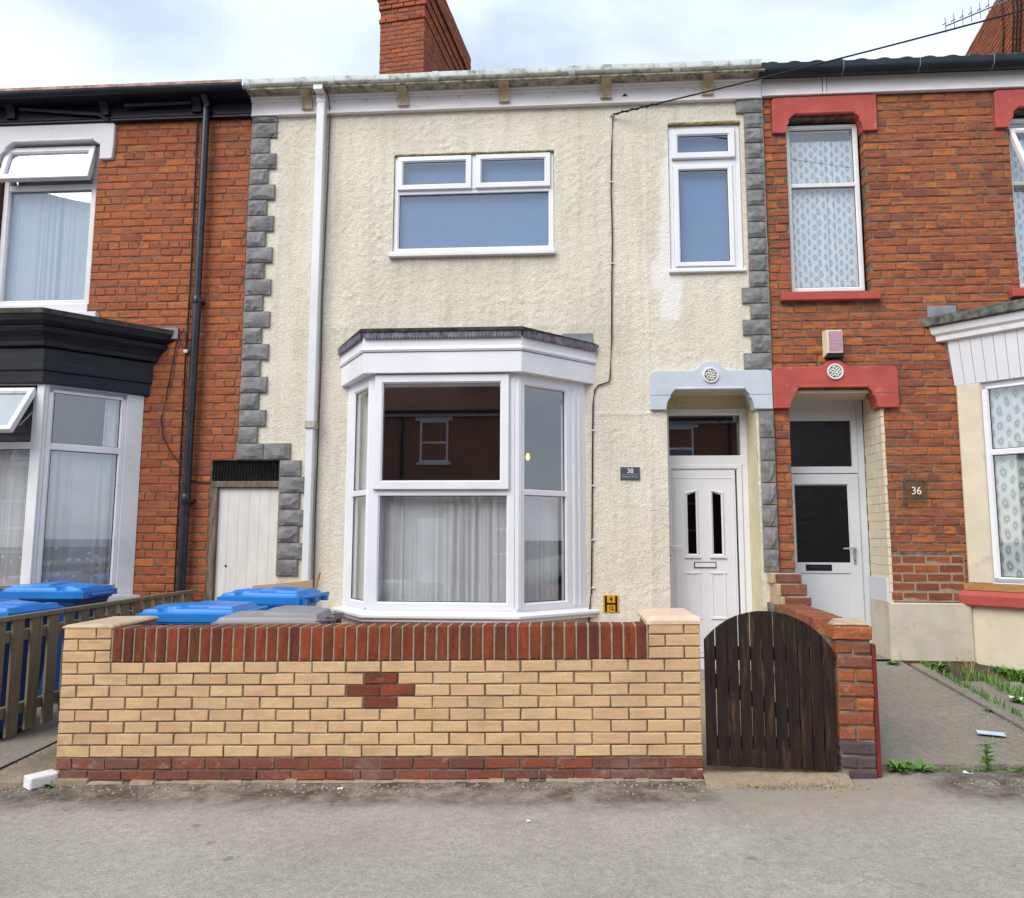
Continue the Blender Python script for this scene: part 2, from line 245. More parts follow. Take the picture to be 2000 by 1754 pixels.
def m_asphalt(name, c1, c2, dirtband=True):
    m, N, L, b = new_mat(name)
    b.inputs['Roughness'].default_value = 0.92; b.inputs['Specular IOR Level'].default_value = 0.2
    v = mapped(N, L, (1, 1, 1))
    col = ramp(N, L, noise_tex(N, L, v, 1.1, 8, 0.62, 0.5), [(0.30, c1), (0.68, c2)])
    f1 = ramp(N, L, noise_tex(N, L, v, 85.0, 3, 0.7), [(0.28, 0.70), (0.5, 1.0), (0.72, 1.22)])
    col = mixc(N, L, 1.0, col, f1, 'MULTIPLY')
    f3 = ramp(N, L, noise_tex(N, L, v, 22.0, 6, 0.7), [(0.30, 0.80), (0.70, 1.14)])
    col = mixc(N, L, 1.0, col, f3, 'MULTIPLY')
    vo = N.new('ShaderNodeTexVoronoi'); vo.inputs['Scale'].default_value = 46.0; L.new(v, vo.inputs['Vector'])
    sp = mathn(N, L, 'MULTIPLY', ramp(N, L, vo.outputs['Distance'], [(0.10, 1.0), (0.20, 0.0)]), ramp(N, L, vo.outputs['Color'], [(0.72, 0.0), (0.76, 0.7)]))
    col = mixc(N, L, sp, col, (0.46, 0.40, 0.33))
    vo2 = N.new('ShaderNodeTexVoronoi'); vo2.inputs['Scale'].default_value = 4.5; L.new(v, vo2.inputs['Vector'])
    wob = mathn(N, L, 'ADD', vo2.outputs['Distance'], mathn(N, L, 'MULTIPLY', noise_tex(N, L, v, 30, 3), 0.12))
    sp2 = mathn(N, L, 'MULTIPLY', ramp(N, L, wob, [(0.15, 1.0), (0.20, 0.0)]), ramp(N, L, vo2.outputs['Color'], [(0.70, 0.0), (0.74, 0.45)]))
    col = mixc(N, L, sp2, col, (0.10, 0.085, 0.075))
    if dirtband:
        at = N.new('ShaderNodeAttribute'); at.attribute_name = 'dirt'
        dn = ramp(N, L, noise_tex(N, L, v, 5.0, 8, 0.72), [(0.34, 0.15), (0.62, 1.0)])
        col = mixc(N, L, mathn(N, L, 'MULTIPLY', at.outputs['Fac'], dn), col, (0.085, 0.064, 0.044))
        at2 = N.new('ShaderNodeAttribute'); at2.attribute_name = 'sand'
        col = mixc(N, L, mathn(N, L, 'MULTIPLY', at2.outputs['Fac'], ramp(N, L, noise_tex(N, L, v, 4.0, 7, 0.65), [(0.25, 0.2), (0.6, 0.8)])), col, (0.33, 0.265, 0.20))
    L.new(col, b.inputs['Base Color'])
    n1 = bumpn(N, L, b, noise_tex(N, L, v, 70.0, 4, 0.7), 0.55, 0.010)
    bumpn(N, L, b, noise_tex(N, L, v, 9.0, 4, 0.6), 0.25, 0.02, n1)
    return m
M['asphalt'] = m_asphalt('worn_grey_asphalt', (0.300, 0.270, 0.234), (0.388, 0.352, 0.310))
M['path'] = m_asphalt('grey_concrete_path', (0.20, 0.178, 0.147), (0.285, 0.255, 0.212), False)
M['slab'] = m_asphalt('concrete_slab', (0.29, 0.225, 0.155), (0.38, 0.305, 0.22), False)
M['road'] = basic('road_asphalt', (0.06, 0.06, 0.06), (0.08, 0.08, 0.078), scale=3, rough=0.9, bump=0.4, bscale=120)

def m_glass(name, k=2.4, base=0.02, tint=(0.90, 0.92, 0.92), bump=0.0, rough=0.0, gcol=(1, 1, 1)):
    m = bpy.data.materials.new(name); m.use_nodes = True; N = m.node_tree.nodes; L = m.node_tree.links; N.clear()
    o = N.new('ShaderNodeOutputMaterial'); mx = N.new('ShaderNodeMixShader'); t = N.new('ShaderNodeBsdfTransparent'); g = N.new('ShaderNodeBsdfGlossy')
    g.inputs['Roughness'].default_value = rough; t.inputs['Color'].default_value = tint + (1,); g.inputs['Color'].default_value = gcol + (1,)
    ge = N.new('ShaderNodeNewGeometry'); dt = N.new('ShaderNodeVectorMath'); dt.operation = 'DOT_PRODUCT'
    L.new(ge.outputs['Normal'], dt.inputs[0]); L.new(ge.outputs['Incoming'], dt.inputs[1])
    sch = mathn(N, L, 'POWER', mathn(N, L, 'SUBTRACT', 1.0, mathn(N, L, 'ABSOLUTE', dt.outputs['Value'])), 5.0)   # Schlick, the same from both sides
    f = mathn(N, L, 'ADD', mathn(N, L, 'MULTIPLY', sch, 0.9), 0.022 * k + base)
    cl = N.new('ShaderNodeClamp'); L.new(f, cl.inputs[0]); L.new(cl.outputs[0], mx.inputs[0])
    L.new(t.outputs[0], mx.inputs[1]); L.new(g.outputs[0], mx.inputs[2]); L.new(mx.outputs[0], o.inputs[0])
    if bump:
        v = mapped(N, L, (1, 1, 1)); bn = N.new('ShaderNodeBump'); bn.inputs['Strength'].default_value = bump; bn.inputs['Distance'].default_value = 0.01
        L.new(noise_tex(N, L, v, 55.0, 3, 0.6, 1.2), bn.inputs['Height']); L.new(bn.outputs[0], g.inputs['Normal'])
    return m
M['glass'] = m_glass('window_glass', 2.4, 0.05, tint=(0.97, 0.98, 0.98))
M['glass_up'] = m_glass('upstairs_glass', 3.0, 0.04, gcol=(0.85, 0.92, 1.0))
M['glass_dark'] = m_glass('dark_patterned_glass', 2.0, 0.0, tint=(0.10, 0.09, 0.12), bump=0.45, rough=0.05)
M['glass_black'] = m_glass('dark_door_glass', 1.2, 0.0, tint=(0.04, 0.04, 0.05))
M['glass_plaque'] = m_glass('clear_plaque', 2.2, 0.06, tint=(0.84, 0.87, 0.78), rough=0.25)

def m_voile(name, col, alpha, pattern=None, hem=False):
    m = bpy.data.materials.new(name); m.use_nodes = True; N = m.node_tree.nodes; L = m.node_tree.links; N.clear()
    o = N.new('ShaderNodeOutputMaterial'); mx = N.new('ShaderNodeMixShader'); t = N.new('ShaderNodeBsdfTransparent')
    d = N.new('ShaderNodeBsdfDiffuse'); tr = N.new('ShaderNodeBsdfTranslucent'); m2 = N.new('ShaderNodeMixShader'); m2.inputs[0].default_value = 0.3
    d.inputs['Color'].default_value = col + (1,); tr.inputs['Color'].default_value = col + (1,)
    L.new(d.outputs[0], m2.inputs[1]); L.new(tr.outputs[0], m2.inputs[2]); L.new(t.outputs[0], mx.inputs[1]); L.new(m2.outputs[0], mx.inputs[2])
    L.new(mx.outputs[0], o.inputs[0])
    v = mapped(N, L, (1, 1, 1))
    f = ramp(N, L, noise_tex(N, L, v, 4.0, 5, 0.6), [(0.25, alpha - 0.08), (0.75, min(1, alpha + 0.06))])
    if pattern:
        uv = N.new('ShaderNodeTexCoord').outputs['UV']
        sx = N.new('ShaderNodeSeparateXYZ'); L.new(uv, sx.inputs[0])
        pu, pv = pattern
        wq = mathn(N, L, 'MULTIPLY', mathn(N, L, 'SUBTRACT', noise_tex(N, L, v, 5.0, 3), 0.5), 0.9)
        u = mathn(N, L, 'ADD', mathn(N, L, 'DIVIDE', sx.outputs[0], pu), wq); w = mathn(N, L, 'ADD', mathn(N, L, 'DIVIDE', sx.outputs[1], pv), mathn(N, L, 'MULTIPLY', wq, -0.8))
        par = mathn(N, L, 'MULTIPLY', mathn(N, L, 'MODULO', mathn(N, L, 'FLOOR', u), 2.0), 0.5)
        fu = mathn(N, L, 'SUBTRACT', mathn(N, L, 'FRACT', u), 0.5); fw = mathn(N, L, 'SUBTRACT', mathn(N, L, 'FRACT', mathn(N, L, 'ADD', w, par)), 0.5)
        r = mathn(N, L, 'SQRT', mathn(N, L, 'ADD', mathn(N, L, 'POWER', mathn(N, L, 'ABSOLUTE', mathn(N, L, 'MULTIPLY', fu, 1.0)), 2.0), mathn(N, L, 'POWER', mathn(N, L, 'ABSOLUTE', mathn(N, L, 'MULTIPLY', fw, 1.05)), 2.0)))
        r = mathn(N, L, 'ADD', r, mathn(N, L, 'MULTIPLY', noise_tex(N, L, v, 60, 2), 0.08))
        ring = ramp(N, L, r, [(0.13, 0.30), (0.19, 1.0), (0.25, 1.0), (0.34, 0.42), (0.42, 0.35), (0.46, 0.0)])
        ring = mathn(N, L, 'MULTIPLY', ring, 1.0)
        inv = mathn(N, L, 'SUBTRACT', 1.0, mathn(N, L, 'MULTIPLY', ring, 0.62))
        f = mathn(N, L, 'MULTIPLY', f, inv)
    if hem:                                                         # embroidered flowers along the lower hem
        uv = N.new('ShaderNodeTexCoord').outputs['UV']; sx = N.new('ShaderNodeSeparateXYZ'); L.new(uv, sx.inputs[0])
        vo = N.new('ShaderNodeTexVoronoi'); vo.inputs['Scale'].default_value = 13.0; L.new(uv, vo.inputs['Vector'])
        fl = ramp(N, L, mathn(N, L, 'ADD', vo.outputs['Distance'], mathn(N, L, 'MULTIPLY', noise_tex(N, L, uv, 50, 3), 0.35)), [(0.34, 1.0), (0.42, 0.0)])
        hm = ramp(N, L, sx.outputs[1], [(0.0, 1.0), (1.0, 0.0)]); hm = mathn(N, L, 'LESS_THAN', sx.outputs[1], 1.42)
        f = mathn(N, L, 'ADD', mathn(N, L, 'SUBTRACT', f, mathn(N, L, 'MULTIPLY', hm, 0.3)), mathn(N, L, 'MULTIPLY', mathn(N, L, 'MULTIPLY', fl, hm), 0.6))
    L.new(f, mx.inputs[0])
    return m
M['voile'] = m_voile('white_voile', (0.90, 0.91, 0.93), 0.92)
M['voile_blue'] = m_voile('cool_white_curtain', (0.78, 0.84, 0.95), 0.98)
M['lace'] = m_voile('ring_lace', (0.82, 0.88, 0.97), 0.95, (0.062, 0.115))
M['lace_bay'] = m_voile('diamond_lace', (0.84, 0.90, 0.90), 0.92, (0.085, 0.15))
M['net'] = m_voile('thin_net', (0.92, 0.94, 0.98), 0.92, None, True)

# ------------------------------------------------------------------ helpers
def link(name, me, parent=None, mat=None):
    o = bpy.data.objects.new(name, me); C.objects.link(o)
    if mat is not None and me is not None:
        me.materials.clear(); me.materials.append(mat)
    if parent is not None:
        o.parent = parent
        if parent.name in WL: o.matrix_parent_inverse = Matrix.Translation(-WL[parent.name])
    return o
WL = {}                                             # world location of things whose children are given in world coordinates
def thing(name, label, cat, loc=(0, 0, 0), group=None, world_children=True):
    o = bpy.data.objects.new(name, None); C.objects.link(o); o.location = loc; o.empty_display_size = 0.2
    o['label'] = label; o['category'] = cat
    if group: o['group'] = group
    if world_children: WL[o.name] = Vector(loc)
    return o
def tag(o, label=None, cat=None, group=None, kind=None):
    if label: o['label'] = label
    if cat: o['category'] = cat
    if group: o['group'] = group
    if kind: o['kind'] = kind
    return o
class MB:
    def __init__(s): s.v = []; s.f = []; s.uv = None
    def add(s, vs, fs, M=None):
        k = len(s.v)
        if M is not None: vs = [M @ Vector(p) for p in vs]
        s.v += [tuple(p) for p in vs]; s.f += [tuple(i + k for i in f) for f in fs]
        return s
    def box(s, x0, x1, y0, y1, z0, z1, M=None):
        vs = [(x0, y0, z0), (x1, y0, z0), (x1, y1, z0), (x0, y1, z0), (x0, y0, z1), (x1, y0, z1), (x1, y1, z1), (x0, y1, z1)]
        return s.add(vs, [(0, 1, 5, 4), (1, 2, 6, 5), (2, 3, 7, 6), (3, 0, 4, 7), (4, 5, 6, 7), (3, 2, 1, 0)], M)
    def cbox(s, x0, x1, y0, y1, z0, z1, c=0.004, M=None):          # front (low y) edges chamfered
        vs = []
        for (i, y) in ((c, y0), (0, y0 + c), (0, y1)):
            vs += [(x0 + i, y, z0 + i), (x1 - i, y, z0 + i), (x1 - i, y, z1 - i), (x0 + i, y, z1 - i)]
        fs = [(0, 1, 2, 3), (11, 10, 9, 8)]
        for a in (0, 4):
            for j in range(4): k = (j + 1) % 4; fs.append((a + j, a + 4 + j, a + 4 + k, a + k))
        return s.add(vs, fs, M)
    def ring(s, x0, x1, z0, z1, prof, M=None):                     # prof: list of (inset, y), swept round a rectangle, closed profile
        n = len(prof); vs = []
        for (cx, cz, sx, sz) in ((x0, z0, 1, 1), (x1, z0, -1, 1), (x1, z1, -1, -1), (x0, z1, 1, -1)):
            for (i, y) in prof: vs.append((cx + sx * i, y, cz + sz * i))
        fs = []
        for c in range(4):
            d = (c + 1) % 4
            for j in range(n):
                k = (j + 1) % n; fs.append((c * n + j, c * n + k, d * n + k, d * n + j))
        return s.add(vs, fs, M)
    def frame(s, x0, x1, z0, z1, w, yf, yb, M=None, bead=0.014):
        return s.ring(x0, x1, z0, z1, [(0, yb), (0, yf + .005), (.005, yf), (w - bead, yf), (w - bead + .003, yf + .005), (w, yf + .016), (w, yb)], M)
    def prism(s, poly, y0, y1, M=None, c=0.0):                     # poly in (x, z), extruded along y, optional front chamfer
        n = len(poly)
        vs = []
        if c:
            cx = sum(p[0] for p in poly) / n; pin = inset(poly, c)
            vs += [(p[0], y0, p[1]) for p in pin]; vs += [(p[0], y0 + c, p[1]) for p in poly]
        else: vs += [(p[0], y0, p[1]) for p in poly]
        vs += [(p[0], y1, p[1]) for p in poly]
        r = len(vs) // n
        fs = [tuple(range(n)), tuple(range(len(vs) - 1, len(vs) - 1 - n, -1))]
        for a in range(r - 1):
            for j in range(n): k = (j + 1) % n; fs.append((a * n + j, (a + 1) * n + j, (a + 1) * n + k, a * n + k))
        return s.add(vs, fs, M)
    def sweep(s, path, prof, wall=True, M=None):                   # plan path, profile of (offset outward, z), closed profile, ends cut at the wall y = 0
        n = len(prof); pts = [Vector(p) for p in path]; m = len(pts); ds = [(pts[i + 1] - pts[i]).normalized() for i in range(m - 1)]
        ns = [Vector((d.y, -d.x)) for d in ds]; vs = []
        for i in range(m):
            for (o, z) in prof:
                if i == 0 or i == m - 1:
                    d = ds[0] if i == 0 else ds[-1]; nn = ns[0] if i == 0 else ns[-1]
                    p = pts[i] + nn * o
                    if wall and abs(d.y) > 1e-4: p = p - d * ((p.y - pts[i].y) / d.y)
                else:
                    b = (ns[i - 1] + ns[i]).normalized(); p = pts[i] + b * (o / max(0.2, b.dot(ns[i])))
                vs.append((p.x, p.y, z))
        fs = []
        for i in range(m - 1):
            for j in range(n): k = (j + 1) % n; fs.append((i * n + j, i * n + k, (i + 1) * n + k, (i + 1) * n + j))
        fs += [tuple(range(n)), tuple((m - 1) * n + j for j in range(n - 1, -1, -1))]
        return s.add(vs, fs, M)
    def tube(s, pts, r, n=10, M=None, caps=True):
        pts = [Vector(p) for p in pts]; m = len(pts); vs = []; fs = []
        for i in range(m):
            t = (pts[min(i + 1, m - 1)] - pts[max(i - 1, 0)]).normalized()
            a = t.cross(Vector((0, 0, 1))); a = a.normalized() if a.length > 0.05 else t.cross(Vector((1, 0, 0))).normalized()
            b = t.cross(a)
            rr = r[i] if isinstance(r, (list, tuple)) else r
            for k in range(n):
                q = pts[i] + (a * math.cos(2 * PI * k / n) + b * math.sin(2 * PI * k / n)) * rr; vs.append(tuple(q))
        for i in range(m - 1):
            for k in range(n): j = (k + 1) % n; fs.append((i * n + k, i * n + j, (i + 1) * n + j, (i + 1) * n + k))
        if caps: fs += [tuple(range(n - 1, -1, -1)), tuple((m - 1) * n + k for k in range(n))]
        return s.add(vs, fs, M)
    def lathe(s, prof, n=20, M=None, axis='z'):                    # prof (r, h)
        vs = []; fs = []; m = len(prof)
        for i, (r, h) in enumerate(prof):
            for k in range(n):
                a = 2 * PI * k / n
                vs.append((r * math.cos(a), r * math.sin(a), h) if axis == 'z' else (r * math.cos(a), h, r * math.sin(a)))
        for i in range(m - 1):
            for k in range(n): j = (k + 1) % n; fs.append((i * n + k, i * n + j, (i + 1) * n + j, (i + 1) * n + k))
        fs += [tuple(range(n - 1, -1, -1)), tuple((m - 1) * n + k for k in range(n))]
        return s.add(vs, fs, M)
    def mesh(s, name, smooth=False, fix=True):
        me = bpy.data.meshes.new(name); me.from_pydata(s.v, [], s.f); me.validate()
        if fix:
            bm = bmesh.new(); bm.from_mesh(me); bmesh.ops.recalc_face_normals(bm, faces=bm.faces); bm.to_mesh(me); bm.free()
        if smooth:
            me.polygons.foreach_set('use_smooth', [True] * len(me.polygons))
        me.update(); return me
    def build(s, name, mat, parent=None, bevel=0.0, smooth=False, seg=2, label=None):
        o = link(name, s.mesh(name, smooth), parent, mat)
        if bevel:
            b = o.modifiers.new('bevel', 'BEVEL'); b.width = bevel; b.segments = seg; b.limit_method = 'ANGLE'; b.angle_limit = math.radians(35)
        if smooth: autosmooth(o)
        if label: o['label'] = label
        return o
def autosmooth(o, deg=40):
    me = o.data; bm = bmesh.new(); bm.from_mesh(me); lim = math.radians(deg)
    for e in bm.edges:
        if len(e.link_faces) == 2 and e.calc_face_angle(0) > lim: e.smooth = False
    bm.to_mesh(me); bm.free()
def inset(poly, c):
    n = len(poly); area = sum(poly[i][0] * poly[(i + 1) % n][1] - poly[(i + 1) % n][0] * poly[i][1] for i in range(n)); sg = 1 if area > 0 else -1
    out = []
    for i in range(n):
        a, p, b = Vector(poly[i - 1]), Vector(poly[i]), Vector(poly[(i + 1) % n])
        d0 = (p - a).normalized(); d1 = (b - p).normalized(); n0 = Vector((-d0.y, d0.x)) * sg; n1 = Vector((-d1.y, d1.x)) * sg
        t = (n0 + n1); t = t.normalized() if t.length > 1e-6 else n0
        q = p + t * (c / max(0.35, t.dot(n0))); out.append((q.x, q.y))
    return out
def arc(cx, cz, r, a0, a1, n=8):
    return [(cx + r * math.cos(math.radians(a0 + (a1 - a0) * i / n)), cz + r * math.sin(math.radians(a0 + (a1 - a0) * i / n))) for i in range(n + 1)]
def side_matrix(p0, p1):                                           # u along p0->p1, local y into the house, z up
    d = Vector((p1[0] - p0[0], p1[1] - p0[1])); L = d.length; d.normalize()
    Mx = Matrix(((d.x, -d.y, 0, p0[0]), (d.y, d.x, 0, p0[1]), (0, 0, 1, 0), (0, 0, 0, 1)))
    return Mx, L
def sheet(x0, x1, z0, z1, holes, y, depth, M=None):                # a wall skin with rectangular holes and their reveals
    mb = MB(); xs = sorted({x0, x1} | {h[0] for h in holes} | {h[1] for h in holes}); zs = sorted({z0, z1} | {h[2] for h in holes} | {h[3] for h in holes})
    xs = [x for x in xs if x0 <= x <= x1]; zs = [z for z in zs if z0 <= z <= z1]
    for i in range(len(xs) - 1):
        for j in range(len(zs) - 1):
            mx, mz = (xs[i] + xs[i + 1]) / 2, (zs[j] + zs[j + 1]) / 2
            if any(h[0] < mx < h[1] and h[2] < mz < h[3] for h in holes): continue
            mb.add([(xs[i], y, zs[j]), (xs[i + 1], y, zs[j]), (xs[i + 1], y, zs[j + 1]), (xs[i], y, zs[j + 1])], [(0, 1, 2, 3)], M)
    for h in holes:
        a, b, c, d = max(h[0], x0), min(h[1], x1), max(h[2], z0), min(h[3], z1); y1 = y + (h[4] if len(h) > 4 else depth)
        vs = [(a, y, c), (b, y, c), (b, y, d), (a, y, d), (a, y1, c), (b, y1, c), (b, y1, d), (a, y1, d)]
        fs = []
        if h[2] > z0: fs.append((0, 4, 5, 1))
        if h[1] < x1: fs.append((1, 5, 6, 2))
        if h[3] < z1: fs.append((2, 6, 7, 3))
        if h[0] > x0: fs.append((3, 7, 4, 0))
        mb.add(vs, fs, M)
    return mb
def room(parent, name, x0, x1, y0, y1, z0, z1, mat):
    mb = MB()
    mb.add([(x0, y0, z0), (x1, y0, z0), (x1, y1, z0), (x0, y1, z0), (x0, y0, z1), (x1, y0, z1), (x1, y1, z1), (x0, y1, z1)],
           [(0, 1, 2, 3), (4, 7, 6, 5), (3, 2, 6, 7), (0, 3, 7, 4), (2, 1, 5, 6)])
    return link(name, mb.mesh(name, fix=False), parent, mat)
def curtain(name, x0, x1, z0, z1, y, amp, wl, seed, mat, parent=None, M=None, gather=0.0):
    rng = random.Random(seed); nu = max(24, int((x1 - x0) / 0.011)); nz = 10
    ph = [rng.uniform(0, 6.28) for _ in range(4)]; vs = []; uvs = []; fs = []
    for j in range(nz + 1):
        v = j / nz; z = z0 + (z1 - z0) * v
        for i in range(nu + 1):
            u = i / nu; x = x0 + (x1 - x0) * u
            w = 2 * PI * x / wl
            a = amp * (0.55 + 0.45 * math.sin(3.1 * u * PI + ph[0])) * (1.0 - 0.35 * v)
            k = math.sin(w + 1.3 * math.sin(2.3 * w / 3.7 + ph[1]) + 0.5 * (1 - v) * math.sin(u * 9 + ph[2])) + 0.4 * math.sin(2.7 * w + ph[3] + v)
            vs.append((x + 0.25 * amp * math.cos(w + ph[1]), y + a * k, z)); uvs.append((x * 1.15, z))
    for j in range(nz):
        for i in range(nu):
            a = j * (nu + 1) + i; fs.append((a, a + 1, a + nu + 2, a + nu + 1))
    mb = MB().add(vs, fs, M); me = mb.mesh(name, True, fix=False)
    ul = me.uv_layers.new(name='UVMap')
    for lp in me.loops: ul.data[lp.index].uv = uvs[lp.vertex_index]
    return link(name, me, parent, mat)
def text(body, size, loc, mat, parent, name, depth=0.002, sx=1.0, align='CENTER', bold=0.0, rot=(PI / 2, 0, 0)):
    cu = bpy.data.curves.new(name, 'FONT'); cu.body = body; cu.size = size; cu.align_x = align; cu.align_y = 'CENTER'; cu.extrude = depth; cu.offset = bold
    t = bpy.data.objects.new(name, cu); C.objects.link(t); dg = bpy.context.evaluated_depsgraph_get()
    me = bpy.data.meshes.new_from_object(t.evaluated_get(dg)); bpy.data.objects.remove(t)
    me.transform(Matrix.Translation(loc) @ Matrix.Rotation(rot[2], 4, 'Z') @ Matrix.Rotation(rot[0], 4, 'X') @ Matrix.Diagonal((sx, 1, 1, 1)))
    return link(name, me, parent, mat)
def copy_tree(o, parent=None, loc=None, rotz=None):
    c = o.copy(); C.objects.link(c); c.parent = parent
    if loc is not None: c.location = loc
    if rotz is not None: c.rotation_euler = (0, 0, rotz)
    for ch in o.children: copy_tree(ch, c)
    return c

# bricks ---------------------------------------------------------------------
def brick_verts(L, H, D, rng, c=0.006, j=0.0032):
    r = lambda: rng.uniform(-j, j)
    vs = []
    yj = rng.uniform(-0.0015, 0.0025)
    for (sx, sz) in ((-1, -1), (1, -1), (1, 1), (-1, 1)): vs.append((sx * (L / 2 - c) + r(), yj + r() * 0.6, sz * (H / 2 - c) + r() * 0.7))
    cr = [(sx * L / 2 + r() * 0.7, sz * H / 2 + r() * 0.7) for (sx, sz) in ((-1, -1), (1, -1), (1, 1), (-1, 1))]
    for (x, z) in cr: vs.append((x, c + r() * 0.5, z))
    for (x, z) in cr: vs.append((x, D, z))
    fs = [(0, 1, 2, 3), (11, 10, 9, 8)]
    for a in (0, 4):
        for k in range(4): n = (k + 1) % 4; fs.append((a + k, a + 4 + k, a + 4 + n, a + n))
    return vs, fs
BM = {}
def brick_mesh(L, H, D, mat, c=0.008, nvar=6):
    key = (round(L, 3), round(H, 3), round(D, 3), mat.name)
    if key not in BM:
        out = []; rng = random.Random(hash(key[:3]) & 0xffff)
        for i in range(nvar):
            mb = MB(); vs, fs = brick_verts(L, H, D, rng, c); mb.add(vs, fs); me = mb.mesh('brick'); me.materials.append(mat); out.append(me)
        BM[key] = out
    return random.choice(BM[key])
def put(name, me, parent, mat4):
    o = bpy.data.objects.new(name, me); C.objects.link(o)
    if parent.name in WL: o.parent = parent; o.matrix_parent_inverse = Matrix.Translation(-WL[parent.name])
    else: o.parent = parent
    o.matrix_basis = mat4
    return o
def rows(x0, x1, z0, z1, course, pitch, holes, header=6, hphase=0, seed=1, xoff=0.0):
    rng = random.Random(seed); out = []; n = int(round((z1 - z0) / course))
    for i in range(n):
        zc = z1 - (i + 0.5) * course; hd = ((i + hphase) % header) == 0
        p = pitch / 2 if hd else pitch
        st = x0 + xoff - p * ((0.25 if hd else (0.5 if i % 2 else 0.0)) + (0 if hd else rng.uniform(-0.10, 0.10))) - pitch * 2
        blocked = sorted((h[0], h[1]) for h in holes if h[2] < zc < h[3])
        segs = []; a = x0
        for (b0, b1) in blocked:
            if b0 > a: segs.append((a, min(b0, x1)))
            a = max(a, b1)
        if a < x1: segs.append((a, x1))
        k = 0
        while st + k * p < x1:
            bx0 = st + k * p; bx1 = bx0 + p; k += 1
            for (s0, s1) in segs:
                c0, c1 = max(bx0, s0), min(bx1, s1)
                if c1 - c0 > 0.035:
                    lo = 0 if c0 == s0 and s0 != x0 else 0.0; out.append((c0, c1, zc, hd))
    return out
def lay_bricks(parent, specs, mat, y, joint, course, D=0.10, limit=300, stuff_name='brickwork', score=None, hj=0.011):
    """the bricks that show largest become parts, the rest one joined part"""
    sc = []
    for s in specs:
        cx = (s[0] + s[1]) / 2; d = (Vector((cx, y, s[2])) - CAM).length
        px = 1480 * (Vector((cx, y, s[2])) - CAM).dot(right) / max(0.1, (Vector((cx, y, s[2])) - CAM).dot(fwd)); py = 1480 * (Vector((cx, y, s[2])) - CAM).dot(down) / max(0.1, (Vector((cx, y, s[2])) - CAM).dot(fwd))
        seen = abs(px) < 1000 and abs(py) < 877
        hid = 0 if (score is None or score(cx, s[2])) else 1
        sc.append(((0 if seen else 1) + hid, -(s[1] - s[0]) / d, s))
    sc.sort(key=lambda t: (t[0], t[1]))
    H = course - hj; rng = random.Random(len(specs))
    mb = MB(); ns = 0
    for i, (_, _, s) in enumerate(sc):
        L = s[1] - s[0] - joint; cx = (s[0] + s[1]) / 2
        tr = Matrix.Translation((cx, y + rng.uniform(-0.002, 0.003), s[2] + rng.uniform(-0.0015, 0.0015))) @ Matrix.Rotation(rng.uniform(-0.006, 0.006), 4, 'Y')
        if i < limit:
            Lq = max(0.03, round(L / 0.01) * 0.01)
            put('brick', brick_mesh(Lq, H, D, mat), parent, tr @ Matrix.Diagonal((L / Lq, 1, 1, 1)))
        else:
            vs, fs = brick_verts(L, H, D, rng); mb.add(vs, fs, tr); ns += 1
    if ns:
        o = mb.build(stuff_name, mat, parent); o['kind'] = 'stuff'
def heights(i, x):                                                 # course lines of the yellow wall: it sits on a sloping street
    zl = [-0.049, 0.020, 0.099, 0.175, 0.250, 0.324, 0.400, 0.478, 0.555, 0.629, 0.702, 0.778, 0.855, 0.930]
    zr = [0.066, 0.125, 0.200, 0.271, 0.345, 0.420, 0.493, 0.566, 0.639, 0.711, 0.788, 0.864, 0.938, 1.003]
    t = (x + 3.32) / 4.165
    return zl[i] * (1 - t) + zr[i] * t

# ------------------------------------------------------------------ ground
def sx(x): return 0.03 * max(-9.0, min(9.0, x)) + 0.035              # the street rises gently to the right
def ground_sheet(name, xs, ys, zf, mat, attrs=None):
    xs = np.array(xs); ys = np.array(ys); nx, ny = len(xs), len(ys)
    vs = [(x, y, zf(x, y)) for y in ys for x in xs]
    fs = [(j * nx + i, j * nx + i + 1, (j + 1) * nx + i + 1, (j + 1) * nx + i) for j in range(ny - 1) for i in range(nx - 1)]
    mb = MB().add(vs, fs); me = mb.mesh(name, True, fix=False)
    for an, fn in (attrs or {}).items():
        a = me.attributes.new(an, 'FLOAT', 'POINT'); a.data.foreach_set('value', [fn(v[0], v[1]) for v in vs])
    o = link(name, me, None, mat); o['kind'] = 'structure'; return o
def span(a, b, st): n = max(1, int(round((b - a) / st))); return [a + (b - a) * i / n for i in range(n + 1)]
def sstep(a, b, x): t = max(0.0, min(1.0, (x - a) / (b - a))); return t * t * (3 - 2 * t)
ground_sheet('ground', [-300, -60, -12, 12, 60, 300], [-300, -60, 40, 300], lambda x, y: -0.62, M['road'])
def pave_z(x, y):
    return sx(x) + 0.006 * mnoise.noise((x * 0.9, y * 0.9, 3)) + 0.003 * mnoise.noise((x * 5, y * 5, 1)) - 0.008 * sstep(-3.2, -2.85, y) * 0
def dirt(x, y):
    e = -2.98 - 0.16 - 0.22 * (0.5 + 0.5 * mnoise.noise((x * 1.7, 0, 5))) - 0.1 * mnoise.noise((x * 6, y * 6, 2))
    return sstep(e - 0.22, e + 0.12, y) * (1.0 - 0.85 * sstep(0.75, 1.0, x) * (1 - sstep(2.0, 2.3, x)))
def sand(x, y): return sstep(-3.75, -3.1, y + 0.25 * mnoise.noise((x * 1.4, y * 1.4, 8))) * sstep(0.7, 1.15, x) * (1 - sstep(1.7, 2.3, x))
xs = [-60, -30, -14] + span(-9, -5, 0.5) + span(-4.9, 3.6, 0.05) + span(3.7, 9, 0.5) + [14, 30, 60]
ground_sheet('pavement', xs, [-6.4] + span(-6.2, -5.0, 0.3) + span(-4.8, -2.60, 0.05), pave_z, M['asphalt'], {'dirt': dirt, 'sand': sand})
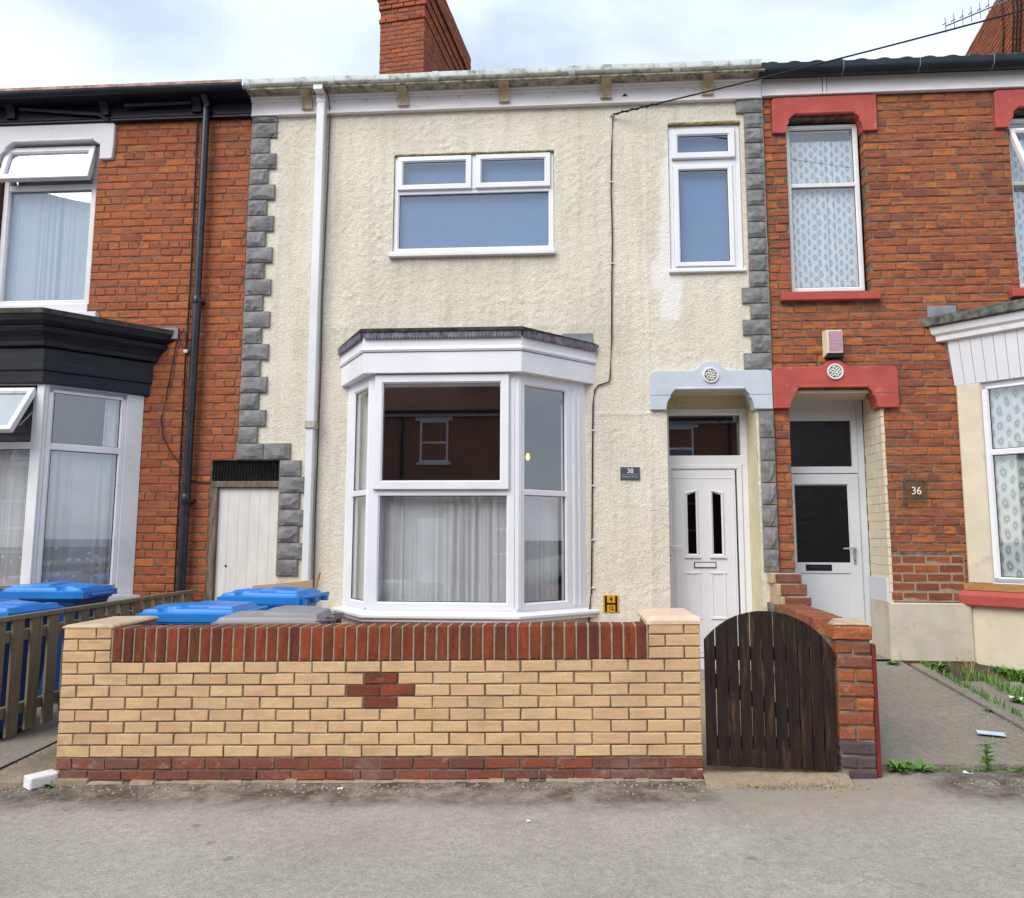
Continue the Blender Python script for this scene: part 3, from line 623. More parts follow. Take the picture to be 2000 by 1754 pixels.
xw = [-60, -30, -14] + span(-9, 9, 1.0) + [14, 30, 60]
ground_sheet('road', xw, [-14.6, -10.5, -6.4], lambda x, y: sx(x) - 0.13 + 0.05 * (1 - abs(y + 10.5) / 4.1), M['road'])
ground_sheet('opposite_pavement', xw, [-18.2, -14.6], lambda x, y: sx(x) - 0.01, M['asphalt'])
kb = MB()
for i in range(26):
    x0 = -11.5 + i * 0.9
    kb = MB().box(x0 + .006, x0 + .894, -6.53, -6.402, -0.45, 0.0); kb.v = [(a, b, c + sx(a)) for a, b, c in kb.v]
    k = kb.build('kerb', M['roadstone'], None, bevel=0.012); k['kind'] = 'structure'
kb = MB()
for i in range(len(xw) - 1):
    kb.add([(xw[i], -14.6, sx(xw[i]) - .3), (xw[i + 1], -14.6, sx(xw[i + 1]) - .3), (xw[i + 1], -14.6, sx(xw[i + 1])), (xw[i], -14.6, sx(xw[i]))], [(0, 1, 2, 3)])
kb.build('far_kerb', M['roadstone'])['kind'] = 'structure'

# front gardens and paths (all rise a little towards the houses)
ground_sheet('garden_ground', span(-3.36, 2.02, 0.3), span(-2.72, 0.45, 0.3), lambda x, y: max(sx(x) - .03, 0.02) + 0.10 * sstep(-2.7, 0, y), M['slab'])
def passage_z(x, y): return -0.055 + 0.02 * (x + 3.6) + 0.052 * (y + 2.95)
pas = MB()
for k, (a, b, c, d) in enumerate([(-3.80, -3.08, -2.93, -2.05), (-3.80, -3.08, -2.04, -1.25), (-3.80, -3.08, -1.24, -0.45), (-3.80, -3.08, -0.44, 0.35)]):
    s = MB().box(a, b, c, d, -0.08, 0.0); s.v = [(x, y + 0.10 * (x + 3.4), z + passage_z(x, y) + (0.02 if z == 0 else 0)) for x, y, z in s.v]
    o = s.build('path_slab', M['slab'], None, bevel=0.008); o['kind'] = 'structure'
ground_sheet('neighbour_garden_ground', span(-9, -3.79, 0.35), span(-2.9, 0.3, 0.3), lambda x, y: -0.02 + 0.05 * (y + 2.9) + 0.02 * mnoise.noise((x * 3, y * 3, 0)), M['path'])
def rpz(x, y): return 0.095 + 0.086 * (y + 2.70) + 0.012 * (x - 2.0)
ground_sheet('neighbour_path', span(1.93, 3.262, 0.07), span(-2.70, 0.0, 0.09), lambda x, y: rpz(x, y) + 0.003 * mnoise.noise((x * 3, y * 3, 4)), M['path'])
ground_sheet('neighbour_threshold', [2.28, 3.19], [0.0, 0.5], lambda x, y: rpz(x, 0) + 0.02, M['path'])
o = MB().box(1.93, 3.262, -2.722, -2.70, -0.05, 0.088).box(3.262, 9.0, -2.722, -2.70, -0.05, 0.085).build('path_edge', M['roadstone'], None); o['kind'] = 'structure'
kerb_parts = [(-2.70, -1.95), (-1.94, -1.05), (-1.04, -0.18)]
for a, b in kerb_parts:
    s = MB().box(3.268, 3.372, a, b, -0.05, 0.028); s.v = [(x - 0.03 * (y + 1.4) * 0, y, z + rpz(x, y)) for x, y, z in s.v]
    o = s.build('path_kerb', M['path'], None, bevel=0.012); o['kind'] = 'structure'
for (a, b, c, d) in [(3.385, 3.95, -2.69, -1.75), (3.385, 3.95, -1.735, -0.72), (3.985, 5.4, -2.69, -1.6), (3.985, 5.4, -1.585, -0.95), (5.42, 9, -2.69, -0.95)]:
    s = MB().box(a, b, c, d, -0.05, 0.012); s.v = [(x, y, z + rpz(min(x, 3.6), y)) for x, y, z in s.v]
    o = s.build('yard_slab', M['path'], None, bevel=0.008); o['kind'] = 'structure'
ground_sheet('yard_soil', span(3.262, 9, 0.3), span(-2.71, 0.3, 0.3), lambda x, y: rpz(min(x, 3.6), y) - 0.012, basic('yard_soil_earth', (0.055, 0.04, 0.028), (0.10, 0.075, 0.05), scale=14, rough=0.95))

# ------------------------------------------------------------------ house 38: cream render
H38 = thing('terraced_house', 'cream roughcast terraced house with white bay window and white front door', 'house', (-0.7, 0, 0.1))
WX0, WX1 = -3.455, 2.13
def render_wall():
    holes = [(-3.5, -3.0, -1, 2.335), (-1.845, -0.095, 4.575, 5.685), (1.125, 1.885, 4.305, 5.945), (-2.28, 0.205, 0.82, 3.30), (1.055, 1.955, -1, 3.05)]
    xe = sorted({WX0, WX1} | {v for h in holes for v in h[:2] if WX0 < v < WX1}); ze = sorted({0.05, 6.21} | {v for h in holes for v in h[2:] if 0.05 < v < 6.21})
    def fill(e, st):
        out = []
        for a, b in zip(e, e[1:]): out += span(a, b, st)[:-1]
        return np.array(out + [e[-1]])
    xs, zs = fill(xe, 0.021), fill(ze, 0.021); nx, nz = len(xs), len(zs)
    def inh(x, z, e=0.0): return any(h[0] - e < x < h[1] + e and h[2] - e < z < h[3] + e for h in holes)
    def inpatch(x, z):
        x, z = x + .035 * mnoise.noise((x * 6, z * 6, 11)) + .02 * mnoise.noise((x * 22, z * 22, 5)), z + .05 * mnoise.noise((x * 5, z * 5, 21)) + .02 * mnoise.noise((x * 20, z * 20, 9))
        w = 0.03 * mnoise.noise((x * 9, z * 9, 3))
        p = 0.0
        if 0.98 + w < x < 1.14 and 4.25 < z < 5.75: p = max(p, sstep(0.0, 0.05, x - 0.985 - 0.08 * sstep(4.6, 5.7, z) - w))
        p = max(p, sstep(.88, .93, x) * sstep(1.26, 1.20, x) * sstep(4.10, 4.15, z) * sstep(4.42, 4.35, z))
        p = max(p, sstep(.985, 1.03, x) * sstep(1.24, 1.19, x) * sstep(3.76, 3.83, z) * sstep(4.3, 4.2, z))
        return p
    vs = []; pat = []; stn = []
    for z in zs:
        for x in xs:
            p = inpatch(x, z)
            sm = sstep(4.25, 4.1, z) if False else 0
            n1 = mnoise.noise((x * 24, 1.7, z * 24)); n2 = mnoise.noise((x * 11, 4.7, z * 11)); n3 = mnoise.noise((x * 37, 8.1, z * 37)); n4 = mnoise.noise((x * 1.2, 2, z * 1.2))
            amp = 0.0074 * (1 - 0.75 * p) * (0.75 + 0.6 * sstep(-0.3, 0.5, n4))
            if z < 4.0: amp *= 0.72
            d = amp * (max(0, n1) * 1.5 + 0.22 * n2 + 0.75 * n3) + 0.003 * n4
            if abs(x - 0.885) < 0.014 and z < 6.1: d += 0.008
            if abs(z - 2.80) < 0.012 and 0.3 < x < 1.0: d += 0.008
            vs.append((x, -0.004 - d, z)); pat.append(p)
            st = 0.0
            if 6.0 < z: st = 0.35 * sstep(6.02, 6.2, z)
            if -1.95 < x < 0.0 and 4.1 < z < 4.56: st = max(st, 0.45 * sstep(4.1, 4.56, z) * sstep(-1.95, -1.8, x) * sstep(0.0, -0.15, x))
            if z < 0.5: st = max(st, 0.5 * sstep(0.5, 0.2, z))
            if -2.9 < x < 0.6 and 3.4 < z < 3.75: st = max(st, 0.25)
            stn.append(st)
    fs = []
    for j in range(nz - 1):
        for i in range(nx - 1):
            if inh((xs[i] + xs[i + 1]) / 2, (zs[j] + zs[j + 1]) / 2): continue
            fs.append((j * nx + i, j * nx + i + 1, (j + 1) * nx + i + 1, (j + 1) * nx + i))
    mb = MB(); mb.v = vs; mb.f = fs; me = mb.mesh('wall', True, fix=False)
    for an, vals in (('patch', pat), ('stain', stn)):
        a = me.attributes.new(an, 'FLOAT', 'POINT'); a.data.foreach_set('value', vals)
    bm = bmesh.new(); bm.from_mesh(me); bmesh.ops.delete(bm, geom=[v for v in bm.verts if not v.link_faces], context='VERTS'); bm.to_mesh(me); bm.free()
    return link('wall', me, H38, M['render'])
wall38 = render_wall()
def reveal(verts, faces): return link('reveal', MB().add(verts, faces).mesh('reveal', fix=False), H38, M['render_party'])   # of the window and door openings
for (a, b, c, d, dep) in ((-1.845, -0.095, 4.575, 5.685, .09), (1.125, 1.885, 4.305, 5.945, .09)):
    reveal([(a, -.002, c), (b, -.002, c), (b, -.002, d), (a, -.002, d), (a, dep, c), (b, dep, c), (b, dep, d), (a, dep, d)], [(0, 4, 5, 1), (1, 5, 6, 2), (2, 6, 7, 3), (3, 7, 4, 0)])
a, b, c, d, dep = 1.055, 1.955, 0.1, 3.055, .50
reveal([(a, -.002, c), (b, -.002, c), (b, -.002, d), (a, -.002, d), (a, dep, c), (b, dep, c), (b, dep, d), (a, dep, d)], [(0, 4, 5, 1), (1, 5, 6, 2), (2, 6, 7, 3), (3, 7, 4, 0)])
reveal([(-3.0, -.002, .0), (-3.0, .5, .0), (-3.0, .5, 2.335), (-3.0, -.002, 2.335), (-3.75, .5, 2.335), (-3.75, -.002, 2.335)], [(0, 1, 2, 3), (3, 2, 4, 5)])
mo = MB()
for k in range(13):                                                 # mossy render lip over the two upper windows
    x = 1.13 + k * 0.058; mo.cbox(x, x + .06, -.022 - .006 * random.random(), .01, 5.925 + .008 * random.random(), 5.955, .006)
mo.build('mossy_lip', M['moss'], H38); mo = MB()
for k in range(24):
    x = -1.84 + k * 0.0725; mo.cbox(x, x + .073, -.014 - .004 * random.random(), .01, 5.675 + .004 * random.random(), 5.697, .005)
mo.build('mossy_lip', M['moss'], H38)

# window helper: outer frame is the window, panes and sashes are its pieces
def win_frame(parent, x0, x1, z0, z1, w, y, bars=(), M4=None, mat='upvc', name='window'):
    mb = MB(); mb.frame(x0, x1, z0, z1, w, y, y + .07, M4)
    for (a, b, c, d) in bars: mb.cbox(a, b, y + .002, y + .068, c, d, .004, M4)
    return mb.build(name, M[mat], parent)
def sash(win, x0, x1, z0, z1, w, y, M4=None, mat='upvc'):
    return MB().frame(x0, x1, z0, z1, w, y, y + .06, M4).build('sash', M[mat], win)
def pane(win, x0, x1, z0, z1, y, mat='glass', M4=None, name='pane'):
    return MB().box(x0, x1, y, y + .004, z0, z1, M4).build(name, M[mat], win)
def gasket(win, x0, x1, z0, z1, y, M4=None):
    return MB().ring(x0, x1, z0, z1, [(0, y), (0, y + .006), (.006, y + .006), (.006, y)], M4).build('gasket', M['rubber'], win)

# upstairs wide window
w = win_frame(H38, -1.842, -0.098, 4.58, 5.683, .058, .018, [(-1.80, -.14, 5.245, 5.292)])
for (a, b) in ((-1.805, -0.992), (-0.945, -0.135)):
    s = sash(w, a, b, 5.288, 5.668, .064, -.012); pane(s, a + .06, b - .06, 5.348, 5.61, .012, 'glass_up'); gasket(s, a + .06, b - .06, 5.348, 5.608, .004)
MB().cbox(-.99, -.947, .010, .08, 5.29, 5.68, .003).build('mullion', M['upvc'], w)
pane(w, -1.79, -.15, 4.63, 5.25, .05, 'glass_up'); gasket(w, -1.787, -.152, 4.633, 5.246, .042)
MB().cbox(-1.875, -.085, -.058, .03, 4.518, 4.558, .006).box(-1.86, -.095, -.04, .05, 4.556, 4.584).build('sill', M['upvc_old'], w)
bl = MB().box(-1.83, -.11, .095, .10, 4.56, 5.69).build('roller_blind', M['blind'], None); tag(bl, 'blue grey roller blind closed behind the wide upstairs window', 'blind', 'closed blue grey blinds')
# upstairs narrow window
w = win_frame(H38, 1.13, 1.882, 4.312, 5.925, .055, .014, [(1.17, 1.84, 5.47, 5.545), (1.785, 1.832, 4.36, 5.475), (1.178, 1.192, 4.36, 5.475)])
s = sash(w, 1.160, 1.826, 5.548, 5.872, .07, -.022); pane(s, 1.226, 1.755, 5.61, 5.805, .004, 'glass_up'); gasket(s, 1.226, 1.756, 5.612, 5.804, -.004)
s = sash(w, 1.186, 1.796, 4.365, 5.475, .052, -.002); pane(s, 1.234, 1.744, 4.41, 5.425, .02, 'glass_up'); gasket(s, 1.234, 1.746, 4.413, 5.424, .012)
MB().cbox(1.105, 1.90, -.045, .03, 4.285, 4.318, .006).build('sill', M['upvc'], w)
bl = MB().box(1.14, 1.87, .095, .10, 4.30, 5.93).build('roller_blind', M['blind'], None); tag(bl, 'blue grey roller blind closed behind the narrow upstairs window', 'blind', 'closed blue grey blinds')
MB().box(-2.6, 2.0, .25, .26, 4.0, 6.2).build('upper_partition', M['dark'], H38)

# quoin stones
def stone_mesh(L, H, D, seed):
    rng = random.Random(seed); nu, nv = (5, 4); vs = []; fs = []
    for j in range(nv + 1):
        for i in range(nu + 1):
            u, v = i / nu, j / nv; edge = min(u, 1 - u, v, 1 - v)
            if edge == 0: y = -0.012
            else: y = -0.020 - rng.uniform(0.0, 0.017)
            jx = 0 if edge == 0 else rng.uniform(-.010, .010)
            vs.append(((u - .5) * L + jx, y, (v - .5) * H + (0 if edge == 0 else rng.uniform(-.010, .010))))
    for j in range(nv):
        for i in range(nu):
            a = j * (nu + 1) + i; b, c, d = a + 1, a + nu + 2, a + nu + 1
            fs += [(a, b, c), (a, c, d)] if rng.random() < .5 else [(a, b, d), (b, c, d)]
    k = len(vs); vs += [(-L / 2, D + .012, -H / 2), (L / 2, D + .012, -H / 2), (L / 2, D + .012, H / 2), (-L / 2, D + .012, H / 2)]
    bot = list(range(nu + 1)); top = [nv * (nu + 1) + i for i in range(nu + 1)]; lef = [j * (nu + 1) for j in range(nv + 1)]; rig = [j * (nu + 1) + nu for j in range(nv + 1)]
    fs += [tuple(bot[::-1] + [k, k + 1]), tuple(top + [k + 2, k + 3]), tuple(lef + [k + 3, k]), tuple(rig[::-1] + [k + 1, k + 2])]
    me = MB().add(vs, fs).mesh('quoin_stone'); me.materials.append(M['stone']); return me
SM = {}
def quoin(x0, x1, z0, z1):
    L, H = x1 - x0 - .010, z1 - z0 - .013; key = (round(L, 2), round(H, 2))
    if key not in SM: SM[key] = [stone_mesh(key[0], key[1], .02, hash(key) % 1000 + i) for i in range(4)]
    put('quoin_stone', random.choice(SM[key]), H38, Matrix.Translation(((x0 + x1) / 2, -.020, (z0 + z1) / 2)) @ Matrix.Diagonal((L / key[0], 1, H / key[1], 1)))
beds = MB()
def bed(x0, x1, z0, z1): beds.box(x0 + .001, x1 - .001, -.0175, .012, z0 + .0005, z1)
quoin(-3.458, -3.165, 6.112, 6.186)
z = 6.112
for i in range(20):
    z0 = z - 0.1800; xr = -3.168 if i % 2 == 0 else -3.250
    quoin(-3.462, xr, z0, z); bed(-3.46, xr, z0, z); z = z0
for a, b in ((-3.475, -3.178), (-3.178, -2.885)): quoin(a, b, 2.338, 2.512)
bed(-3.474, -2.886, 2.338, 2.513)
z = 2.33
for i in range(7):
    z0 = z - 0.1725; xr = -2.765 if i % 2 == 0 else -2.695
    quoin(-2.998, xr, z0, z); bed(-2.995, xr, z0, z); z = z0
zz = [6.187, 6.028, 5.858, 5.69, 5.521, 5.349, 5.175, 5.0, 4.822, 4.647, 4.467, 4.289, 4.114, 3.942, 3.774, 3.606, 3.42, 3.245]
for i in range(17):
    xl = 1.845 if i in (0, 12, 14, 16) else 1.926
    if i in (12, 14): xl = 1.846
    quoin(xl, 2.124, zz[i + 1], zz[i]); bed(xl, 2.123, zz[i + 1], zz[i])
zz = [2.815, 2.540, 2.308, 2.085, 1.862, 1.642, 1.420, 1.200]
for i in range(7):
    quoin(1.978, 2.128, zz[i + 1], zz[i]); bed(1.978, 2.127, zz[i + 1], zz[i])
bo = beds.build('quoin_mortar', M['quoin_bed'], H38); bo['kind'] = 'stuff'

# door lintel with rosette
def door_lintel(parent, x0, x1, zf, zt, op, bump, rb, zb, mat, rosx, rosz):
    xa, xb = op; c = .045
    top = [(x1, zt - .04), (x1 - .012, zt - .014), (x1 - .04, zt)]
    h = zt + .0; ang = math.degrees(math.asin(max(-1, min(1, (h - zb) / rb))))
    bumpc = arc(bump, zb, rb, ang, 180 - ang, 12)
    bumpc = [(bumpc[0][0] + .035, h), (bumpc[0][0] + .012, h + .012)] + bumpc[1:-1] + [(bumpc[-1][0] - .012, h + .012), (bumpc[-1][0] - .035, h)]
    poly = [(x0, zf), (xa, zf)] + [(xa + .008, zf + .06), (xa + .024, zf + .105), (xa + .046, zf + .130), (xa + .046, zf + .155), (xa + .096, zf + .213), (xb - .096, zf + .213), (xb - .046, zf + .155), (xb - .046, zf + .130), (xb - .024, zf + .105), (xb - .008, zf + .06)] + [(xb, zf), (x1, zf)] + top + bumpc + [(x0 + .04, zt), (x0 + .012, zt - .014), (x0, zt - .04)]
    o = MB().prism(poly, -.052, .13).build('door_lintel', M[mat], parent, bevel=.007)
    MB().tube([(xa + .10, -.045, zf + .218), (xb - .10, -.045, zf + .218)], .016, 10).build('lintel_roll', M[mat], o, smooth=True)
    ro = MB().lathe([(.080, -.050), (.082, -.066), (.076, -.072), (.066, -.070), (.062, -.058), (.062, -.050)], 28, Matrix.Translation((rosx, 0, rosz)), 'y').build('rosette', M['rosette'], o, smooth=True)
    MB().lathe([(.064, -.050), (.064, -.056)], 24, Matrix.Translation((rosx, 0, rosz)), 'y').build('rosette_ground', M['rosette_dark'], ro)
    pt = MB(); rng = random.Random(5)
    for k in range(6):
        a = k * PI / 3 + .2
        for (r0, r1, da) in ((.006, .040, 0.0), (.026, .060, 0.45), (.034, .062, -0.3)):
            p0 = (rosx + r0 * math.cos(a + da * .4), -.062, rosz + r0 * math.sin(a + da * .4)); p1 = (rosx + r1 * math.cos(a + da), -.062, rosz + r1 * math.sin(a + da))
            pt.tube([p0, ((p0[0] + p1[0]) / 2 + .003, -.068, (p0[2] + p1[2]) / 2), p1], [.004, .0085, .004], 6)
    pt.build('rosette_leaf', M['rosette'], ro)
    jt = MB().box(x0 + .002, xa + .05, -.0535, -.05, zf + .149, zf + .153).box(xb - .05, x1 - .002, -.0535, -.05, zf + .149, zf + .153).build('lintel_joint', M['mortar_grey'], o)
    return o
door_lintel(H38, 0.885, 2.116, 2.832, 3.238, (1.048, 1.932), 1.502, .152, 3.186, 'lintel38', 1.50, 3.184)

# front door of 38
DY = .40
df = MB().frame(1.06, 1.955, .18, 2.915, .07, DY, DY + .07)
df.cbox(1.10, 1.93, DY - .004, DY + .066, 2.300, 2.405, .005).cbox(1.06, 1.955, DY - .01, DY + .01, .15, .30, .004)
dfo = df.build('door_frame', M['upvc'], H38)
pane(dfo, 1.12, 1.90, 2.40, 2.85, DY + .035, 'glass', name='fanlight')
MB().frame(1.10, 1.885, .28, 2.305, .05, DY - .010, DY + .05).build('door_stop', M['upvc'], dfo)
room(H38, 'hall', .95, 2.0, DY + .07, 3.2, .1, 3.0, M['wall_in'])
dl = MB().cbox(1.15, 1.815, DY - .004, DY + .045, .32, 2.248, .005)
dlo = dl.build('door', M['door_white'], H38)
MB().ring(1.172, 1.795, .345, 2.17, [(0, DY - .0035), (.004, DY - .010), (.010, DY - .010), (.014, DY - .0035)]).build('leaf_moulding', M['door_white'], dlo)
MB().box(1.06, 1.953, DY + .012, DY + .06, 2.913, 3.058).build('reveal_head', M['render_party'], H38)
def slit_poly(x0, x1, z0, zl, zr): return [(x0, z0), (x1, z0), (x1, zr), (x0, zl)]
for (x0, x1, zl, zr) in ((1.306, 1.392, 1.982, 2.012), (1.571, 1.657, 2.012, 1.982)):
    mb = MB(); o_, i_ = slit_poly(x0 - .034, x1 + .034, 1.325, zl + .035, zr + .035), slit_poly(x0, x1, 1.362, zl, zr); mid = slit_poly(x0 - .018, x1 + .018, 1.342, zl + .018, zr + .018)
    vs = [(p[0], DY - .004, p[1]) for p in o_] + [(p[0], DY - .022, p[1]) for p in mid] + [(p[0], DY - .006, p[1]) for p in i_]
    fs = []
    for a in (0, 4):
        for k in range(4): n = (k + 1) % 4; fs.append((a + k, a + n, a + 4 + n, a + 4 + k))
    mb.add(vs, fs).build('glazing_surround', M['door_white'], dlo)
    MB().prism(i_, DY - .0075, DY - .005).build('door_glass', M['glass_black'], dlo)
    MB().prism(slit_poly(x0 - .002, x1 + .002, 1.36, zl + .002, zr + .002), DY - .0065, DY - .0045).build('door_glass_backing', M['black_plastic'], dlo)
    MB().cbox(x0 - .042, x1 + .042, DY - .026, DY, 1.316, 1.334, .004).build('glazing_ledge', M['door_white'], dlo)
for (x0, x1) in ((1.268, 1.425), (1.532, 1.690)):
    mb = MB(); mb.ring(x0, x1, .690, 1.168, [(0, DY - .003), (.006, DY - .013), (.018, DY - .013), (.026, DY - .003)]).build('moulded_panel', M['door_white'], dlo)
    MB().cbox(x0 - .006, x1 + .006, DY - .017, DY, 1.155, 1.172, .004).cbox(x0 - .006, x1 + .006, DY - .017, DY, .684, .702, .004).build('panel_ledge', M['door_white'], dlo)
lb = MB().cbox(1.361, 1.592, DY - .014, DY, 1.213, 1.277, .003).build('letterbox', M['black_plastic'], dlo)
MB().cbox(1.370, 1.583, DY - .022, DY - .012, 1.222, 1.268, .003).build('letter_flap', M['door_white'], lb)
hd = MB().cbox(1.105, 1.133, DY - .022, DY, 1.30, 1.47, .004).tube([(1.118, DY - .02, 1.436), (1.118, DY - .062, 1.436), (1.130, DY - .068, 1.437), (1.232, DY - .068, 1.437)], .009, 8).build('door_handle', M['upvc'], dlo)
MB().box(1.114, 1.122, DY - .0235, DY - .021, 1.330, 1.352).build('keyhole', M['black_plastic'], hd)
MB().cbox(1.02, 2.0, -.06, DY, .0, .175, .01).build('door_step', M['roadstone'], H38)

# fascia, soffit, gutter and corbels of 38
FB = MB(); FB.cbox(-3.463, 2.112, -.045, .0, 6.178, 6.345, .004).cbox(-3.463, 2.112, -.062, -.044, 6.178, 6.196, .004)
fa = FB.build('fascia', M['fascia_white'], H38)
MB().cbox(-3.463, 2.112, -.070, -.046, 6.338, 6.372, .006).cbox(-3.463, 2.112, -.095, -.069, 6.366, 6.392, .006).build('fascia_moulding', M['fascia_white'], fa)
for k in range(16):
    x = -3.2 + k * .345
    if abs(x - 0.67) > .1: MB().lathe([(.006, -.050), (.006, -.047)], 8, Matrix.Translation((x, 0, 6.322 + .004 * math.sin(k * 3))), 'y').build('fixing_screw', M['cable_grey'], fa)
MB().prism([(.642, 6.258), (.700, 6.258), (.671, 6.288)], -.052, -.044).build('fascia_hole', M['dark'], fa)
gmv = []; gmf = []; xs_ = span(-3.465, 2.065, .11); gmn = 8
for x in xs_:
    for i in range(gmn + 1):
        a_ = PI + math.radians(22) + (PI * .62) * i / gmn; gmv.append((x, -.205 + .0512 * math.cos(a_), 6.452 + .0512 * math.sin(a_) + .004 * mnoise.noise((x * 12, i, 0)) - .004 * math.sin((x + 3.4) * 1.3) + .003 * math.sin(x * 4)))
for i in range(len(xs_) - 1):
    for j in range(gmn): q = i * (gmn + 1) + j; gmf.append((q, q + gmn + 1, q + gmn + 2, q + 1))

MB().box(-3.46, 2.11, -.225, -.094, 6.384, 6.400).box(-3.463, 2.112, -.10, .30, 6.394, 6.43).build('soffit', M['soffit'], H38)
def gutter_mesh(x0, x1, yc, zc, r, up=0.03, dip=None):
    n = 9; prof = [(yc - r, zc + up)] + [(yc + r * math.cos(a), zc + r * math.sin(a)) for a in [PI + PI * i / n for i in range(n + 1)]] + [(yc + r, zc + up)]
    t = .005; prof2 = [(yc + r - t, zc + up)] + [(yc + (r - t) * math.cos(a), zc + (r - t) * math.sin(a)) for a in [2 * PI - PI * i / n for i in range(n + 1)]] + [(yc - r + t, zc + up)]
    pr = prof + prof2; m = len(pr); vs = []; fs = []
    xs = span(x0, x1, .22)
    for x in xs:
        for (y, z) in pr: vs.append((x, y, z + (dip(x) if dip else 0)))
    for i in range(len(xs) - 1):
        for j in range(m): k = (j + 1) % m; fs.append((i * m + j, i * m + k, (i + 1) * m + k, (i + 1) * m + j))
    return MB().add(vs, fs)
dip = lambda x: -.004 * math.sin((x + 3.4) * 1.3) + .003 * math.sin(x * 4)
gu = gutter_mesh(-3.47, 2.07, -.205, 6.452, .050, .038, dip).build('gutter', M['gutter_white'], H38, smooth=True)
MB().add(gmv, gmf).build('gutter_underside', M['gutter_moss'], gu, smooth=True)
for x in (-3.44, -2.50, -1.36, 0.1, 1.2):
    gutter_mesh(x - .035, x + .035, -.205, 6.451, .055, .043).build('gutter_joint', M['gutter_white'], gu, smooth=True)
def corbel(x, mat, parent, y0=-.05, w=.108, zt=6.45, zb=6.245, yo=-.21):
    poly = [(-yo, zt), (-y0 - .02, zt), (-y0 - .02, zb), (-y0 + .022, zb), (-y0 + .028, zb + .045), (-y0 + .040, zb + .085), (-y0 + .075, zb + .115), (-yo - .02, zb + .128), (-yo, zb + .14)]
    Mx = Matrix(((0, 1, 0, x), (-1, 0, 0, 0), (0, 0, 1, 0), (0, 0, 0, 1)))
    o = MB().prism(poly, -w / 2, w / 2, Mx).build('corbel', M[mat], parent, bevel=.006)
    MB().cbox(x - w / 2 - .005, x + w / 2 + .005, y0 - .03, y0, zb - .014, zb + .006, .003).build('corbel_foot', M[mat], o)
for x in (-2.82, -1.745, -0.632, 0.468, 1.548): corbel(x, 'corbel', H38, zt=6.386)
# downpipe of 38 (square) with a clip, and its thin cable
dp = MB(); dp.cbox(-2.695, -2.605, -.125, -.045, 2.70, 6.30, .008).cbox(-2.702, -2.598, -.132, -.040, 6.27, 6.42, .008)
dp.box(-2.70, -2.60, -.235, -.05, 6.36, 6.42)
dpo = dp.build('downpipe', M['pipe_white'], H38)
MB().cbox(-2.690, -2.615, -.118, -.046, .20, 2.72, .007).build('lower_pipe', M['pipe_white'], dpo)
MB().cbox(-2.705, -2.594, -.136, -.030, 2.655, 2.735, .006).build('pipe_clip', basic('weathered_clip', (0.32, 0.28, 0.22), (0.5, 0.47, 0.42), scale=20), dpo)
MB().tube([(-2.575, -.21, 6.42), (-2.57, -.10, 6.33), (-2.572, -.03, 6.20), (-2.578, -.018, 5.4), (-2.590, -.018, 4.6), (-2.598, -.018, 4.1), (-2.588, -.018, 3.4), (-2.592, -.018, 2.6), (-2.596, -.018, 1.8), (-2.590, -.018, 1.0), (-2.59, -.018, .3)], .0065, 6).build('cable', M['cable_grey'], H38)
cb = MB().tube([(.542, -.024, 6.05), (.524, -.022, 5.7), (.512, -.022, 5.2), (.520, -.020, 4.7), (.508, -.022, 4.2), (.500, -.020, 3.6), (.478, -.020, 3.18), (.462, -.020, 3.13), (.36, -.020, 3.10), (.318, -.020, 3.05), (.300, -.020, 2.90), (.288, -.020, 2.3), (.278, -.020, 1.6), (.266, -.020, 1.0), (.250, -.024, .84), (.225, -.026, .5)], .0078, 6).build('cable', M['cable'], H38)
for z in (2.62, 2.05, 1.50, 1.02, 4.4, 5.3): MB().cbox(.268 + (z > 3) * .235 + (z - 1) * .008 * (z < 3), .298 + (z > 3) * .235 + (z - 1) * .008 * (z < 3), -.030, -.006, z, z + .012, .003).build('cable_clip', M['sign_white'], cb)
MB().tube([(.515, -.006, 6.055), (.545, -.045, 6.06), (.560, -.05, 6.045), (.548, -.03, 6.03)], .006, 6).build('cable_hook', M['galv'], cb)

# bay window of 38
A, B_, C_, D_ = (-2.285, 0), (-1.878, -.58), (-.453, -.58), (.218, 0)
path = [A, B_, C_, D_]
bay = MB()
bay.sweep(path, [(-.02, .05), (-.02, .795), (-.10, .795), (-.10, .05)]).build('bay_base', M['render'], H38)
BW = MB()
BW.sweep(path, [(0, .800), (0, .875), (-.07, .875), (-.07, .800)]).sweep(path, [(0, 3.045), (0, 3.16), (-.07, 3.16), (-.07, 3.045)])
for p in (B_, C_):
    BW.lathe([(.052, .86), (.052, 3.06)], 10, Matrix.Translation((p[0], p[1] + .052, 0)))
bayw = BW.build('bay_window', M['upvc'], H38)
MB().sweep(path, [(.085, .772), (.092, .780), (.092, .800), (.0, .826), (-.05, .826), (-.05, .772)]).sweep(path, [(.06, .740), (.06, .773), (-.02, .773), (-.02, .740)]).build('bay_sill', M['upvc'], bayw)
MF, LF = side_matrix(B_, C_)
x_of = lambda X: X - B_[0]
fr = MB().frame(.02, LF - .02, .84, 3.075, .078, -.004, .066, MF)
fr.cbox(.06, LF - .06, -.002, .064, 1.925, 1.995, .005, MF).build('front_frame', M['upvc'], bayw)
s = sash(bayw, .035, LF - .075, 1.985, 3.105, .085, -.040, MF)
pane(s, .115, LF - .155, 2.07, 3.03, -.012, 'glass', MF); gasket(s, .117, LF - .157, 2.072, 3.026, -.020, MF)
pane(bayw, .09, LF - .09, .915, 1.93, .03, 'glass', MF); gasket(bayw, .093, LF - .093, .918, 1.926, .022, MF)
